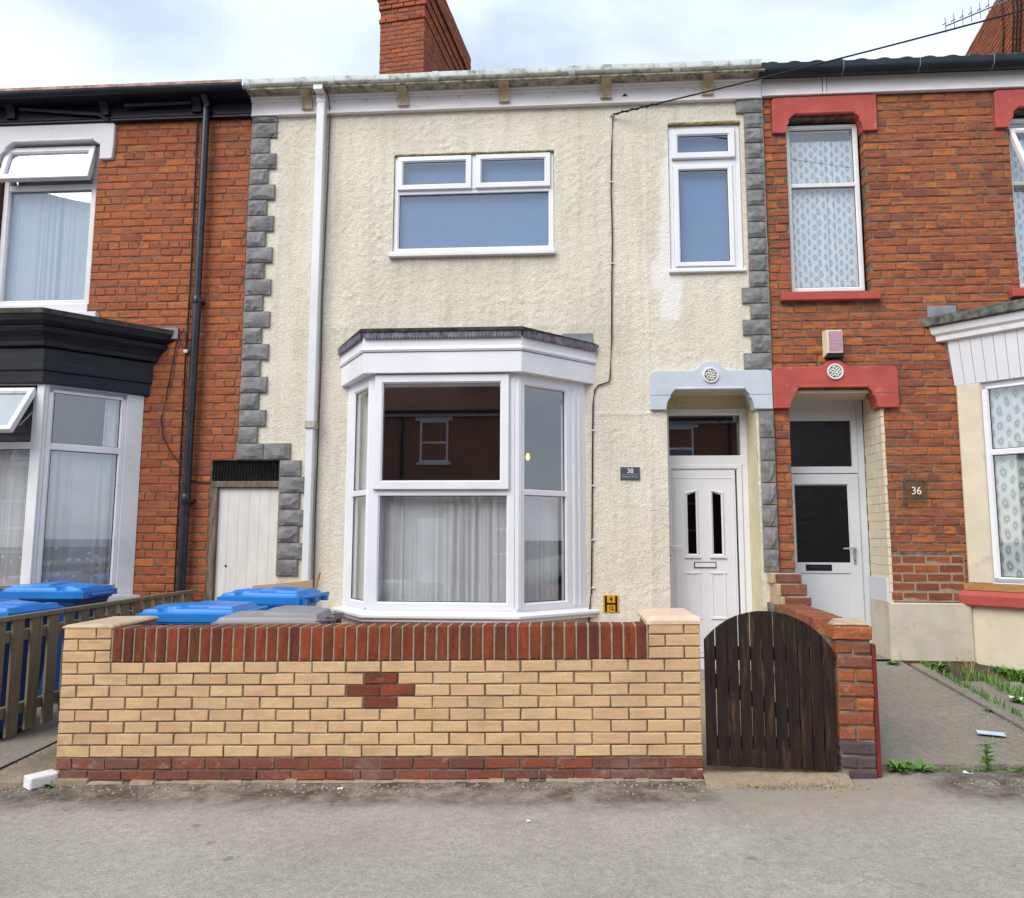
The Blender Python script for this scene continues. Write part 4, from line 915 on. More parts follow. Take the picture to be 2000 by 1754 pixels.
for (p, q) in ((A, B_), (C_, D_)):
    MS, LS = side_matrix(p, q)
    l0, l1 = (.13, LS - .03) if p == A else (.03, LS - .20)
    fr = MB().frame(l0, l1, .84, 3.075, .072, -.004, .066, MS)
    fr.cbox(l0 + .05, l1 - .05, -.002, .064, 1.935, 1.992, .005, MS)
    if p == A: fr.cbox(0.0, l0, -.004, .06, .84, 3.075, .004, MS).cbox(l0 - .045, l0 - .02, -.012, .02, .86, 3.06, .004, MS)
    else: fr.cbox(l1, LS, -.004, .06, .84, 3.075, .004, MS).cbox(l1 + .025, l1 + .06, -.014, .02, .86, 3.06, .004, MS).cbox(l1 + .10, l1 + .125, -.012, .02, .86, 3.06, .004, MS)
    fr.build('side_frame', M['upvc'], bayw)
    for (c, d) in ((.91, 1.94), (1.988, 3.01)):
        pane(bayw, l0 + .07, l1 - .07, c, d, .025, 'glass', MS); gasket(bayw, l0 + .072, l1 - .072, c + .003, d - .003, .017, MS)
fpath = [(-2.37, 0), (-1.952, -.655), (-.406, -.655), (.318, 0)]
fas = MB().sweep(fpath, [(0, 3.115), (0, 3.322), (-.30, 3.322), (-.30, 3.115)]).build('bay_fascia', M['upvc'], bayw, bevel=.006)
MB().sweep(fpath, [(.012, 3.326), (.022, 3.345), (.018, 3.366), (.010, 3.374), (.010, 3.470), (-.28, 3.470), (-.28, 3.326)]).build('fascia_upper_band', M['upvc'], fas)
MB().sweep(fpath, [(.016, 3.482), (.030, 3.500), (.042, 3.525), (-.28, 3.525), (-.28, 3.482)]).build('scallop_backing', M['scallop'], fas)
sc = MB()
for i in range(3):
    MS, LS = side_matrix(fpath[i], fpath[i + 1]); n = int(LS / .034)
    for k in range(n):
        u = (k + .5) * LS / n; w_ = LS / n * .48
        poly = [(u + w_ * math.cos(a), 3.468 + .020 * math.sin(a)) for a in [PI + PI * t / 6 for t in range(7)]] + [(u + w_, 3.515), (u - w_, 3.515)]
        sc.prism(poly, -.040 - .004 * (k % 2), -.026, MS)
so_ = sc.build('scalloped_tile', M['scallop'], fas); so_['kind'] = 'stuff'
rpath = [(-2.40, 0), (-1.975, -.71), (-.392, -.71), (.342, 0)]
rf = MB().sweep(rpath, [(0, 3.515), (.004, 3.543), (-.02, 3.553), (-.40, 3.62), (-.40, 3.515)]).add([(-2.4, -.0, 3.545), (.34, -.0, 3.545), (-.55, -.42, 3.615), (-1.8, -.42, 3.615), (-.9, 0, 3.66), (-1.4, 0, 3.66)], [(0, 3, 5), (3, 2, 4, 5), (2, 1, 4)])
rf.build('bay_roof', M['felt'], bayw)
MB().cbox(-.02, .300, -.026, .0, 3.53, 3.655, .005).build('lead_flashing', M['lead'], bayw)
room(H38, 'front_room', -2.9, .80, .012, 3.6, .3, 3.35, M['wall_in'])
for (nm, z0, z1) in (('window_board', .72, .79), ('bay_ceiling', 3.17, 3.2)):
    vs = [(x, y, z) for z in (z0, z1) for (x, y) in ((-2.24, .02), (-1.862, -.54), (-.47, -.54), (.17, .02))]
    MB().add(vs, [(0, 1, 2, 3), (7, 6, 5, 4), (0, 4, 5, 1), (1, 5, 6, 2), (2, 6, 7, 3), (3, 7, 4, 0)]).build(nm, M['white_paint'], bayw)
cz = (.84, 1.935)
o = curtain('voile_curtain', .04, LF - .04, cz[0], cz[1], .135, .032, .115, 3, M['voile'], M=MF); tag(o, 'white voile half curtain gathered across the front pane of the cream house bay', 'curtain', 'voile curtains in the cream house bay')
MS, LS = side_matrix(C_, D_)
o = curtain('voile_curtain', .05, LS - .27, cz[0], cz[1], .13, .024, .09, 9, M['voile'], M=MS); tag(o, 'white voile half curtain in the right side pane of the cream house bay', 'curtain', 'voile curtains in the cream house bay')
MS, LS = side_matrix(A, B_)
o = curtain('voile_curtain', .08, LS - .05, cz[0], cz[1] + 1.05, .12, .022, .10, 4, M['voile'], M=MS); tag(o, 'white voile curtain behind the narrow left side panes of the cream house bay', 'curtain', 'voile curtains in the cream house bay')
lamp = thing('wall_light', 'small lit yellow lamp seen through the right bay pane of the cream house', 'lamp', (-.40, .5, 2.40))
em = bpy.data.materials.new('lamp_glow'); em.use_nodes = True; eb = em.node_tree.nodes['Principled BSDF']; eb.inputs['Emission Color'].default_value = (1, .62, .18, 1); eb.inputs['Emission Strength'].default_value = 1.3; M['lamp_glow'] = em
MB().lathe([(.006, 2.37), (.018, 2.38), (.024, 2.41), (.016, 2.44), (.006, 2.45)], 12, Matrix.Translation((-.40, .5, 0))).build('lamp_shade', em, lamp, smooth=True)
MB().tube([(-.40, .5, 2.46), (-.40, .5, 3.35)], .006, 6).build('flex', M['cable'], lamp)

# passage door between the houses (left of the cream house)
MB().box(-3.74, -3.0, .045, .09, 2.105, 2.33).build('passage_backing', M['dark'], H38)
gr = MB()
for k in range(22):
    x = -3.72 + k * .033; gr.box(x, x + .007, .022, .045, 2.115, 2.325)
for k in range(7): gr.box(-3.735, -3.005, .018, .026, 2.13 + k * .03, 2.136 + k * .03)
g_ = gr.build('vent_grille', M['dark'], H38)
MB().cbox(-3.745, -2.998, -.004, .09, 2.045, 2.112, .006).cbox(-3.742, -3.672, .0, .09, .0, 2.046, .006).build('passage_door_frame', M['old_jamb'], H38)
pd = MB().box(-3.672, -3.0, .052, .085, .12, 2.045).build('passage_door', M['passage_door'], H38)
for k in range(6):
    x = -3.670 + k * .112; MB().cbox(x, x + .1112, .040, .054, .125, 2.042, .0018).build('door_board', M['passage_door'], pd)
MB().lathe([(.012, .034), (.012, .041)], 10, Matrix.Translation((-3.56, 0, 1.22)), 'y').build('door_lock', M['dark'], pd)

# roof, back and chimney of 38
def roof_block(parent, x0, x1, mat):
    ro = MB().add([(x0, -.19, 6.462), (x1, -.19, 6.462), (x1, 4.6, 8.9), (x0, 4.6, 8.9), (x0, 9.2, 6.475), (x1, 9.2, 6.475), (x0, -.19, 6.432), (x1, -.19, 6.432), (x1, 9.2, 6.43), (x0, 9.2, 6.43)],
                  [(0, 1, 2, 3), (3, 2, 5, 4), (6, 7, 1, 0), (9, 8, 7, 6), (0, 3, 4, 9, 6), (1, 7, 8, 5, 2)]).build('roof', M[mat], parent)
    return ro
r38 = roof_block(H38, -3.46, 2.12, 'terracotta')
MB().box(-3.46, 2.12, 8.9, 9.0, 0, 6.43).build('back_wall', M['mortar'], H38)

def chimney(parent, cx, cy, w, dep, z0, z1, rot, seed, flare):
    Mx = Matrix.Translation((cx, cy, 0)) @ Matrix.Rotation(rot, 4, 'Z')
    ch = MB().box(.012, w - .012, .012, dep, z0, z1, Mx).build('chimney', M['mortar_grey'], parent)
    crs = .0895; n = int((z1 - z0) / crs); rng = random.Random(seed)
    st = MB()
    for i in range(n):
        zc = z1 - (i + .5) * crs; out = flare(zc)
        full = i % 2 == 0
        xs_ = [-out, .235, .47, .705, w + out] if full else [-out, .118, .353, .588, .82, w + out]
        xs_ = [x for x in xs_ if x <= w + out + 1e-6]
        for a, b in zip(xs_, xs_[1:]):
            if b - a < .04: continue
            L = b - a - .012; Lq = max(.03, round(L / .01) * .01)
            tr = Mx @ Matrix.Translation(((a + b) / 2, -out + rng.uniform(-.003, .003), zc)) @ Matrix.Diagonal((L / Lq, 1, 1, 1))
            put('brick', brick_mesh(Lq, crs - .012, .10, M['brick_chimney']), ch, tr)
        for side in (0, 1):
            p = -out + (0 if full else .118)
            xx = w + out if side else -out
            while p < dep - .05:
                q = min(p + .235, dep); vs, fs = brick_verts(q - p - .012, crs - .012, .10, rng)
                R_ = Matrix.Rotation(PI / 2 if side else -PI / 2, 4, 'Z')
                st.add(vs, fs, Mx @ Matrix.Translation((xx, (p + q) / 2, zc)) @ R_); p = q
    so = st.build('side_brickwork', M['brick_chimney'], ch); so['kind'] = 'stuff'
    return ch
fl = lambda z: (.105 if z > 11.78 else .055 if z > 11.60 else .028 if z > 11.40 else .022 if 11.10 < z < 11.20 else 0.0)
ch = chimney(H38, -3.43, 5.3, .885, 2.9, 8.0, 12.2, math.radians(-8.0), 3, fl)
MB().tube([(-2.57, 5.26, 11.36), (-2.57, 5.20, 11.36), (-2.57, 5.20, 11.22)], .012, 6).build('chimney_bracket', M['galv'], ch)

# ------------------------------------------------------------------ left neighbour: red brick house with black trim
HL = thing('terraced_house', 'red brick terraced house with black eaves and black bay cornice, left of the cream house', 'house', (-6.2, 0, 0.1))
lh = [(-6.42, -5.245, 4.0, 5.99), (-6.46, -5.205, 5.92, 6.25), (-6.46, -5.055, 5.745, 6.25), (-6.45, -5.105, 3.868, 3.985), (-7.9, -4.60, 0.0, 3.62)]
sheet(-9.0, -3.40, 0.0, 6.25, [(-6.43, -5.238, 3.98, 5.99, .12), (-7.36, -4.57, .3, 3.4, .10), (-3.745, -3.39, -1, 2.333, .10)], .008, .10).build('wall', M['mortar'], HL)
specs = rows(-9.0, -3.468, 2.34, 6.176, .0872, .234, lh, 6, 2, 3) + rows(-9.0, -3.75, 0.0, 2.34, .0872, .234, lh, 6, 2, 4)
lay_bricks(HL, specs, M['brick_left'], 0.0, .009, .0872, score=lambda x, z: z > .95 and x > -5.3, D=.115)
MB().box(-9.0, -3.46, 8.9, 9.0, 0, 6.43).build('back_wall', M['mortar'], HL)
roof_block(HL, -9.0, -3.465, 'terracotta')
MB().prism([(-6.60, 5.745), (-6.395, 5.745), (-6.385, 5.83), (-6.33, 5.885), (-6.325, 5.92), (-6.25, 5.975), (-5.30, 5.975), (-5.225, 5.93), (-5.21, 5.925), (-5.208, 5.745), (-5.075, 5.745), (-5.060, 5.76), (-5.050, 5.90), (-5.050, 6.150), (-5.070, 6.175), (-6.60, 6.178)], -.035, .12).build('window_lintel', M['white_paint'], HL, bevel=.010)
MB().tube([(-6.24, -.03, 5.985), (-5.30, -.03, 5.985)], .018, 10).build('lintel_roll', M['white_paint'], HL, smooth=True)
w = win_frame(HL, -6.39, -5.285, 4.085, 5.96, .07, .075, [(-6.33, -5.33, 5.445, 5.512)], mat='upvc_old')
pane(w, -6.33, -5.345, 4.15, 5.45, .115, 'glass_up'); gasket(w, -6.328, -5.347, 4.153, 5.447, .105)
pane(w, -6.33, -5.345, 5.51, 5.90, .13, 'glass')
T = Matrix.Translation((0, .055, 5.935)) @ Matrix.Rotation(math.radians(-14), 4, 'X') @ Matrix.Translation((0, 0, -5.935))
s = MB().frame(-6.365, -5.300, 5.505, 5.935, .075, -.03, .035, T).build('open_sash', M['upvc_old'], w)
pane(s, -6.295, -5.37, 5.575, 5.865, .0, 'glass_up', T); MB().box(-6.295, -5.37, .016, .02, 5.575, 5.865, T).build('sash_sky_sheet', M['voile_blue'], s)  # whitish sheet stands in for the sky reflected in this pane
MB().tube([(-5.31, .06, 5.55), (-5.305, -.04, 5.53)], .008, 6).build('stay', M['metal_grey'], w)
MB().cbox(-6.45, -5.105, -.065, .10, 3.870, 3.972, .008).cbox(-6.40, -5.27, .03, .10, 3.972, 4.09, .005).build('window_sill', M['white_paint'], HL)
fk = MB(); rng = random.Random(3)
for k in range(9):
    x = -5.95 + k * .07 + rng.uniform(-.02, .02); z = 3.925 + rng.uniform(-.02, .02); pts = [(x + rng.uniform(.015, .03) * math.cos(a), z + rng.uniform(.010, .025) * math.sin(a)) for a in [i * PI / 3 for i in range(6)]]
    fk.prism(pts, -.0672, -.0645)
fk.build('flaking_paint', M['old_jamb'], HL)
room(HL, 'bedroom', -6.5, -5.2, .14, 2.5, 3.9, 6.0, M['wall_in'])
o = curtain('net_curtain', -6.36, -5.30, 4.10, 5.50, .17, .022, .14, 11, M['voile_blue']); tag(o, 'plain white curtain drawn across the upstairs window of the left brick house', 'curtain')
# black eaves of the left house
LF_ = MB(); LF_.cbox(-9.0, -3.468, -.04, .0, 6.178, 6.385, .004).cbox(-9.0, -3.468, -.058, -.039, 6.180, 6.205, .004).cbox(-9.0, -3.468, -.050, -.039, 6.216, 6.226, .003)
LF_.box(-9.0, -3.468, -.235, -.039, 6.378, 6.394).box(-9.0, -3.468, -.10, .25, 6.392, 6.43).build('fascia', M['black_paint'], HL)
gl = gutter_mesh(-9.0, -3.475, -.245, 6.425, .052, .032, lambda x: .003 * math.sin(x * 2.2)).build('gutter', M['gutter_black'], HL, smooth=True)
MB().box(-9.0, -3.475, -.303, -.296, 6.430, 6.462).build('gutter_lip', M['gutter_pink'], gl)
for x in (-7.2, -6.27, -5.16, -4.085): corbel(x, 'black_paint', HL, w=.10, zt=6.382, zb=6.262, y0=-.045, yo=-.22)
MB().tube([(-6.15, -.09, 6.345), (-5.35, -.085, 6.265), (-5.22, -.08, 6.253), (-5.17, -.08, 6.225), (-5.10, -.06, 6.19)], .020, 8).build('overflow_pipe', M['black_pipe'], HL, smooth=True)
MB().tube([(-4.90, -.11, 6.33), (-4.13, -.10, 6.338)], .020, 8).build('overflow_pipe', M['black_pipe'], HL, smooth=True)
p = MB().tube([(-3.962, -.20, 6.43), (-3.962, -.16, 6.40), (-3.962, -.095, 6.33), (-3.962, -.085, 6.25), (-3.960, -.082, 4.09)], .041, 14).lathe([(.041, 4.02), (.048, 4.03), (.048, 4.10), (.041, 4.11)], 14, Matrix.Translation((-3.958, -.082, 0)))
p.tube([(-3.956, -.082, 4.05), (-3.968, -.082, 1.9), (-3.975, -.082, .35), (-3.975, -.14, .12)], .044, 14).lathe([(.044, 1.86), (.051, 1.87), (.051, 1.96), (.044, 1.97)], 14, Matrix.Translation((-3.968, -.082, 0)))
dpl = p.build('downpipe', M['black_pipe'], HL, smooth=True)
for z in (4.06, 1.90): MB().cbox(-4.025, -3.900, -.10, .0, z - .012, z + .012, .003).build('pipe_bracket', M['black_pipe'], dpl)
MB().tube([(-4.092, -.018, 6.18), (-4.085, -.018, 5.6), (-4.080, -.018, 4.9), (-4.078, -.018, 4.3), (-4.082, -.018, 3.9), (-4.088, -.018, 3.4), (-4.085, -.018, 2.9), (-4.085, -.018, 2.3), (-4.078, -.018, 1.6), (-4.076, -.018, .95), (-4.08, -.018, .3)], .0085, 6).build('cable', M['cable'], HL)
MB().tube([(-4.12, -.018, 3.78), (-4.20, -.02, 3.60), (-4.225, -.018, 3.40), (-4.275, -.018, 3.05), (-4.322, -.018, 2.78), (-4.29, -.018, 2.58), (-4.19, -.018, 2.41), (-4.092, -.018, 2.30)], .006, 6).build('cable', M['cable'], HL)
MB().tube([(-4.19, -.018, 3.66), (-4.14, -.018, 3.58), (-4.10, -.018, 3.64), (-4.085, -.018, 3.80)], .006, 6).build('cable', M['cable_grey'], HL)
MB().tube([(-4.00, -.015, 2.12), (-3.86, -.015, 2.105), (-3.74, -.015, 2.10)], .006, 6).build('cable', M['cable'], HL)
MB().cbox(-4.11, -4.06, -.035, -.004, 3.50, 3.54, .004).build('cable_box', M['metal_grey'], HL)
MB().cbox(-4.50, -4.185, -.024, -.002, 3.66, 3.785, .004).build('lead_flashing', M['lead'], HL)
# left bay
lp = [(-7.42, 0), (-6.76, -.69), (-5.185, -.69), (-4.535, 0)]
bw = MB().sweep(lp, [(0, .92), (0, 1.03), (-.08, 1.03), (-.08, .92)]).build('bay_window', M['upvc_old'], HL)
MB().sweep(lp, [(0, 2.965), (0, 3.06), (-.08, 3.06), (-.08, 2.965)]).build('bay_head', M['upvc_old'], bw)
MB().sweep(lp, [(.06, .865), (.06, .915), (-.1, .92), (-.1, .865)]).build('bay_sill', M['upvc_old'], bw)
MB().sweep(lp, [(-.02, .0), (-.02, .865), (-.12, .865), (-.12, .0)]).build('bay_base', M['cream_dirty'], HL)
for (p0, p1) in zip(lp, lp[1:]):
    MS, LS = side_matrix(p0, p1); fr = MB()
    front = abs(p0[1] - p1[1]) < .01
    if front:
        cells = [(.05, LS / 2 - .03), (LS / 2 + .03, LS - .05)]
        fr.cbox(-.02, .06, -.01, .07, .94, 3.04, .006, MS).cbox(LS - .06, LS + .02, -.01, .07, .94, 3.04, .006, MS)
    else:
        e0 = .17 if p0[1] == 0 else .05; e1 = .17 if p1[1] == 0 else .05
        cells = [(e0, LS - e1)]; fr.cbox(0.0, e0, -.006, .07, .94, 3.04, .005, MS).cbox(LS - e1, LS, -.006, .07, .94, 3.04, .005, MS)
    for (a, b) in cells:
        fr.frame(a, b, .97, 3.03, .055, .0, .07, MS); fr.cbox(a + .04, b - .04, .002, .068, 2.385, 2.455, .005, MS)
        pane(bw, a + .055, b - .055, 1.02, 2.39, .03, 'glass', MS); pane(bw, a + .055, b - .055, 2.45, 2.98, .03, 'glass', MS)
        gasket(bw, a + .056, b - .056, 1.024, 2.386, .02, MS); gasket(bw, a + .056, b - .056, 2.454, 2.976, .02, MS)
        o = curtain('net_curtain', a + .03, b - .03, 1.0, 2.40, .10, .018, .085, 20 + int(a * 9), M['net'], M=MS)
        tag(o, 'thin white net curtain in the %s of the black topped bay' % ('angled right side' if p1[1] == 0 else 'angled left side' if p0[1] == 0 else ('left half' if a < .3 else 'right half') + ' of the front'), 'curtain', 'net curtains in the black topped bay')
    fr.build('bay_frame', M['upvc_old'], bw)
MS, LS = side_matrix(lp[2], lp[3])
o = curtain('side_drape', LS - .36, LS - .2, 2.42, 3.0, .09, .018, .05, 31, M['voile'], M=MS); tag(o, 'gathered pale drape at the top right of the black topped bay', 'curtain')
MS, LS = side_matrix(lp[1], lp[2])                                  # open top light of the front, nearest the corner
a, b = LS / 2 + .03, LS - .05
T = MS @ Matrix.Translation((0, -.01, 2.99)) @ Matrix.Rotation(math.radians(-33), 4, 'X') @ Matrix.Translation((0, 0, -2.99))
s = MB().frame(a + .02, b - .02, 2.44, 2.99, .062, -.02, .035, T).build('open_sash', M['upvc_old'], bw)
pane(s, a + .08, b - .08, 2.50, 2.93, .0, 'glass_up', T); MB().box(a + .08, b - .08, .014, .018, 2.50, 2.93, T).build('sash_blind', M['white_paint'], s)
MB().tube([MS @ Vector((b - .05, .0, 2.75)), MS @ Vector((b - .04, -.17, 2.60))], .007, 6).build('stay', M['metal_grey'], s)
lb_ = MB().sweep(lp, [(.045, 3.040), (.045, 3.165), (.060, 3.172), (.060, 3.395), (.040, 3.40), (-.3, 3.40), (-.3, 3.040)]).build('bay_fascia', M['black_paint'], bw, bevel=.005)
MB().sweep(lp, [(.062, 3.402), (.100, 3.410), (.105, 3.455), (.125, 3.50), (.165, 3.545), (.175, 3.59), (-.3, 3.59), (-.3, 3.402)]).build('cornice', M['black_paint'], lb_, bevel=.004)
MB().sweep(lp, [(.155, 3.592), (.215, 3.64), (.225, 3.70), (-.3, 3.70), (-.3, 3.592)]).build('cornice_top', M['black_paint'], lb_)
MB().sweep(lp, [(.235, 3.702), (.240, 3.752), (-.05, 3.80), (-.3, 3.84), (-.3, 3.702)]).add([(-7.3, 0, 3.80), (-4.6, 0, 3.80), (-5.3, -.5, 3.80), (-6.6, -.5, 3.80), (-6.0, 0, 3.9)], [(0, 3, 4), (3, 2, 4), (2, 1, 4)]).build('bay_roof', M['felt'], bw)
room(HL, 'living_room', -7.9, -4.2, .012, 3.2, .3, 3.6, M['wall_in_red'])

# ------------------------------------------------------------------ right neighbour: house 36
HR = thing('terraced_house', 'red brick terraced house with red painted lintels and pale grey front door', 'house', (5.0, 0, 0.3))
rh = [(2.222, 3.300, 5.79, 6.25), (2.372, 3.158, 4.0, 5.9), (2.235, 3.232, 3.957, 4.045), (4.500, 5.85, 5.772, 6.25), (4.637, 5.65, 4.0, 5.9), (4.52, 5.8, 3.957, 4.045),
      (2.12, 3.360, 2.836, 3.262), (2.58, 2.89, 3.2, 3.34), (2.296, 3.197, 0, 2.85), (4.10, 6.95, .3, 3.60), (3.197, 3.90, 0.90, 1.365), (2.13, 2.3, 0, 1.20), (3.2, 9, 0, .915)]
sheet(2.126, 9.0, 0.0, 6.25, [(2.362, 3.168, 4.0, 5.97, .12), (4.628, 5.66, 4.0, 5.97, .12), (2.288, 3.212, -1, 3.03, .60), (4.0, 6.85, .3, 3.4, .1)], .008, .10).build('wall', M['mortar'], HR)
specs = rows(2.134, 9.0, 0.915, 6.19, .0872, .2335, rh, 6, 2, 8)
lay_bricks(HR, specs, M['brick_right'], 0.0, .009, .0872, score=lambda x, z: x < 4.9, D=.115)
pz = [1.365, 1.278, 1.190, 1.102, 1.012, .918]
for i in range(5):
    x = 3.2 - (0.0 if i % 2 else .117); k = 0
    for a in [x + .234 * k for k in range(5)]:
        a0, a1 = max(a, 3.199), min(a + .234, 3.91)
        if a1 - a0 > .05:
            L = a1 - a0 - .013; Lq = max(.03, round(L / .01) * .01)
            put('brick', brick_mesh(Lq, .072, .1, M['brick_patch'], .004), HR, Matrix.Translation(((a0 + a1) / 2, -.0005, (pz[i] + pz[i + 1]) / 2)) @ Matrix.Diagonal((L / Lq, 1, 1, 1)))
MB().box(3.199, 3.91, .0015, .0075, .915, 1.366).build('pale_pointing', M['mortar_pale'], HR)
MB().box(2.126, 9.0, 8.9, 9.0, 0, 6.43).build('back_wall', M['mortar'], HR)
roof_block(HR, 2.126, 9.0, 'slate')
tl = MB()
for k in range(30):
    x = 2.20 + k * .228; Mx = Matrix.Translation((x, -.165, 6.450)) @ Matrix.Rotation(math.radians(28), 4, 'X')
    me_ = BM.setdefault('tile', None) or MB().prism([(.10 * math.cos(a), .055 * math.sin(a)) for a in [PI * t / 8 for t in range(9)]] + [(-.088 * math.cos(PI * t / 8) * -1 * -1, .043 * math.sin(PI * t / 8)) for t in range(9)], 0, .38).mesh('roof_tile')
    BM['tile'] = me_
    if not me_.materials: me_.materials.append(M['slate'])
    put('roof_tile', me_, HR, Mx)
MB().prism([(2.222, 5.792), (2.362, 5.792), (2.372, 5.87), (2.394, 5.905), (2.394, 5.948), (2.455, 5.996), (3.06, 5.996), (3.120, 5.946), (3.122, 5.905), (3.142, 5.87), (3.153, 5.792), (3.298, 5.792), (3.300, 6.188), (2.25, 6.188), (2.222, 6.165)], -.032, .14).build('window_lintel', M['red_paint'], HR, bevel=.006)
MB().tube([(2.46, -.026, 6.003), (3.055, -.026, 6.003)], .022, 10).build('lintel_roll', M['red_paint'], HR, smooth=True)
MB().prism([(4.490, 5.775), (4.625, 5.775), (4.640, 5.85), (4.675, 5.885), (4.675, 5.945), (4.735, 5.992), (5.55, 5.992), (5.61, 5.94), (5.65, 5.775), (5.80, 5.775), (5.80, 6.185), (4.53, 6.185), (4.50, 6.165)], -.032, .14).build('window_lintel', M['red_paint'], HR, bevel=.006)
MB().tube([(4.74, -.026, 6.0), (5.55, -.026, 6.0)], .022, 10).build('lintel_roll', M['red_paint'], HR, smooth=True)
w = win_frame(HR, 2.385, 3.135, 4.09, 5.93, .048, .085, [(2.43, 3.09, 5.235, 5.278)], mat='upvc_old')
pane(w, 2.43, 3.09, 4.135, 5.24, .115, 'glass'); pane(w, 2.43, 3.09, 5.275, 5.885, .115, 'glass'); gasket(w, 2.431, 3.089, 4.137, 5.237, .106); gasket(w, 2.431, 3.089, 5.278, 5.884, .106)
o = curtain('lace_curtain', 2.40, 3.13, 4.10, 5.78, .165, .012, .10, 41, M['lace']); tag(o, 'white lace curtain with ring pattern in the narrow upstairs window of the right brick house', 'curtain', 'ring patterned lace curtains')
MB().cbox(2.236, 3.231, -.062, .09, 3.958, 4.042, .006).build('window_sill', M['red_paint'], HR)
MB().box(2.395, 3.13, .20, .21, 4.05, 5.95).build('window_backing', M['wall_in'], HR)
w = win_frame(HR, 4.65, 5.63, 4.09, 5.93, .048, .085, [(4.69, 5.59, 5.195, 5.238)], mat='upvc_old')
pane(w, 4.695, 5.585, 4.135, 5.20, .115, 'glass'); pane(w, 4.695, 5.585, 5.235, 5.885, .115, 'glass')
T = Matrix.Translation((0, .07, 5.80)) @ Matrix.Rotation(math.radians(-24), 4, 'X') @ Matrix.Translation((0, 0, -5.80))
s = MB().frame(4.665, 5.615, 5.21, 5.80, .055, -.02, .03, T).build('open_sash', M['upvc_old'], w); pane(s, 4.72, 5.56, 5.265, 5.745, .0, 'glass', T)
o = curtain('lace_curtain', 4.66, 5.62, 4.10, 5.80, .165, .012, .10, 43, M['lace']); tag(o, 'white lace curtain at the right edge of the photo, under the open top light', 'curtain', 'ring patterned lace curtains')
MB().box(4.66, 5.63, .20, .21, 4.05, 5.95).build('window_backing', M['wall_in'], HR)
MB().cbox(4.52, 5.75, -.062, .09, 3.958, 4.042, .006).build('window_sill', M['red_paint'], HR)
# eaves of 36
f = MB().cbox(2.116, 2.748, -.04, .0, 6.205, 6.40, .004).cbox(2.756, 2.792, -.045, .0, 6.203, 6.40, .003).cbox(2.80, 9.0, -.04, .0, 6.205, 6.40, .004).cbox(2.116, 9.0, -.052, -.039, 6.203, 6.222, .004).build('fascia', M['fascia_white'], HR)
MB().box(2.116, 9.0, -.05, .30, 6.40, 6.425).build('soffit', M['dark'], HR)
g = gutter_mesh(2.078, 9.0, -.135, 6.428, .068, .045).build('gutter', M['gutter_black'], HR, smooth=True)
gutter_mesh(2.062, 2.135, -.135, 6.425, .074, .055).build('gutter_joint', M['gutter_black'], g, smooth=True)
for x in (2.92, 3.69, 4.425, 5.2):
    MB().tube([(x, -.205, 6.475), (x, -.206, 6.43), (x, -.196, 6.385), (x, -.15, 6.355), (x + .01, -.06, 6.375)], .005, 6).build('gutter_bracket', M['galv'], g)
door_lintel(HR, 2.122, 3.358, 2.838, 3.260, (2.293, 3.150), 2.742, .128, 3.206, 'red_paint', 2.742, 3.206)
# door of 36
DZ = .46
dfo = MB().frame(2.26, 3.19, .28, 3.02, .075, DZ, DZ + .06).cbox(2.30, 3.12, DZ + .002, DZ + .05, 2.782, 2.99, .004).cbox(2.30, 3.12, DZ - .003, DZ + .05, 2.215, 2.288, .005).cbox(3.06, 3.12, DZ - .001, DZ + .05, 2.28, 2.79, .004).build('door_frame', M['door_grey'], HR)
pane(dfo, 2.30, 3.065, 2.285, 2.785, DZ + .03, 'glass_dark', name='fanlight'); MB().box(2.30, 3.1, DZ + .052, DZ + .056, .3, 2.8).build('door_backing', M['wall_in'], dfo)
dr = MB().frame(2.33, 3.108, .30, 2.206, .118, DZ - .012, DZ + .035).cbox(2.40, 3.0, DZ - .008, DZ + .03, 1.165, 1.275, .004).box(2.40, 3.0, DZ + .005, DZ + .03, .36, 1.17).build('door', M['door_grey'], HR)
MB().frame(2.405, 2.998, .38, 1.168, .02, DZ - .002, DZ + .01).build('door_panel', M['door_grey'], dr)
pane(dr, 2.40, 2.995, 1.275, 2.130, DZ + .01, 'glass_dark', name='door_glass')
gasket(dr, 2.402, 2.992, 1.278, 2.128, DZ + .002)
lb = MB().cbox(2.530, 2.795, DZ - .018, DZ - .006, 1.192, 1.255, .003).build('letterbox', M['black_plastic'], dr)
MB().cbox(2.56, 2.765, DZ - .026, DZ - .017, 1.205, 1.240, .003).build('letter_flap', M['gutter_black'], lb)
hd = MB().cbox(3.020, 3.046, DZ - .026, DZ - .010, 1.265, 1.44, .003).tube([(3.033, DZ - .02, 1.425), (3.033, DZ - .060, 1.425), (2.905, DZ - .062, 1.422)], .010, 8).build('door_handle', M['metal_grey'], dr)
MB().box(3.030, 3.036, DZ - .028, DZ - .025, 1.29, 1.312).build('keyhole', M['black_plastic'], hd)
rvb = MB(); rng = random.Random(4)
for i in range(23):
    zc = 2.836 - (i + .5) * .0872; p = 0.0 if i % 2 else -.11
    if zc < .42: continue
    while p < DZ:
        q = min(p + .225, DZ); a0 = max(p, -.001)
        if q - a0 > .03:
            vs, fs = brick_verts(q - a0 - .002, .0855, .03, rng, .003, .0008); rvb.add(vs, fs, Matrix.Translation((3.190, (a0 + q) / 2, zc)) @ Matrix.Rotation(-PI / 2, 4, 'Z'))
        p = q
o = rvb.build('painted_reveal_brickwork', M['brick_cream'], HR); o['kind'] = 'stuff'
MB().box(2.29, 3.20, DZ + .012, DZ + .05, 3.018, 3.06).build('reveal_head', M['brick_cream'], HR)
fe = MB()
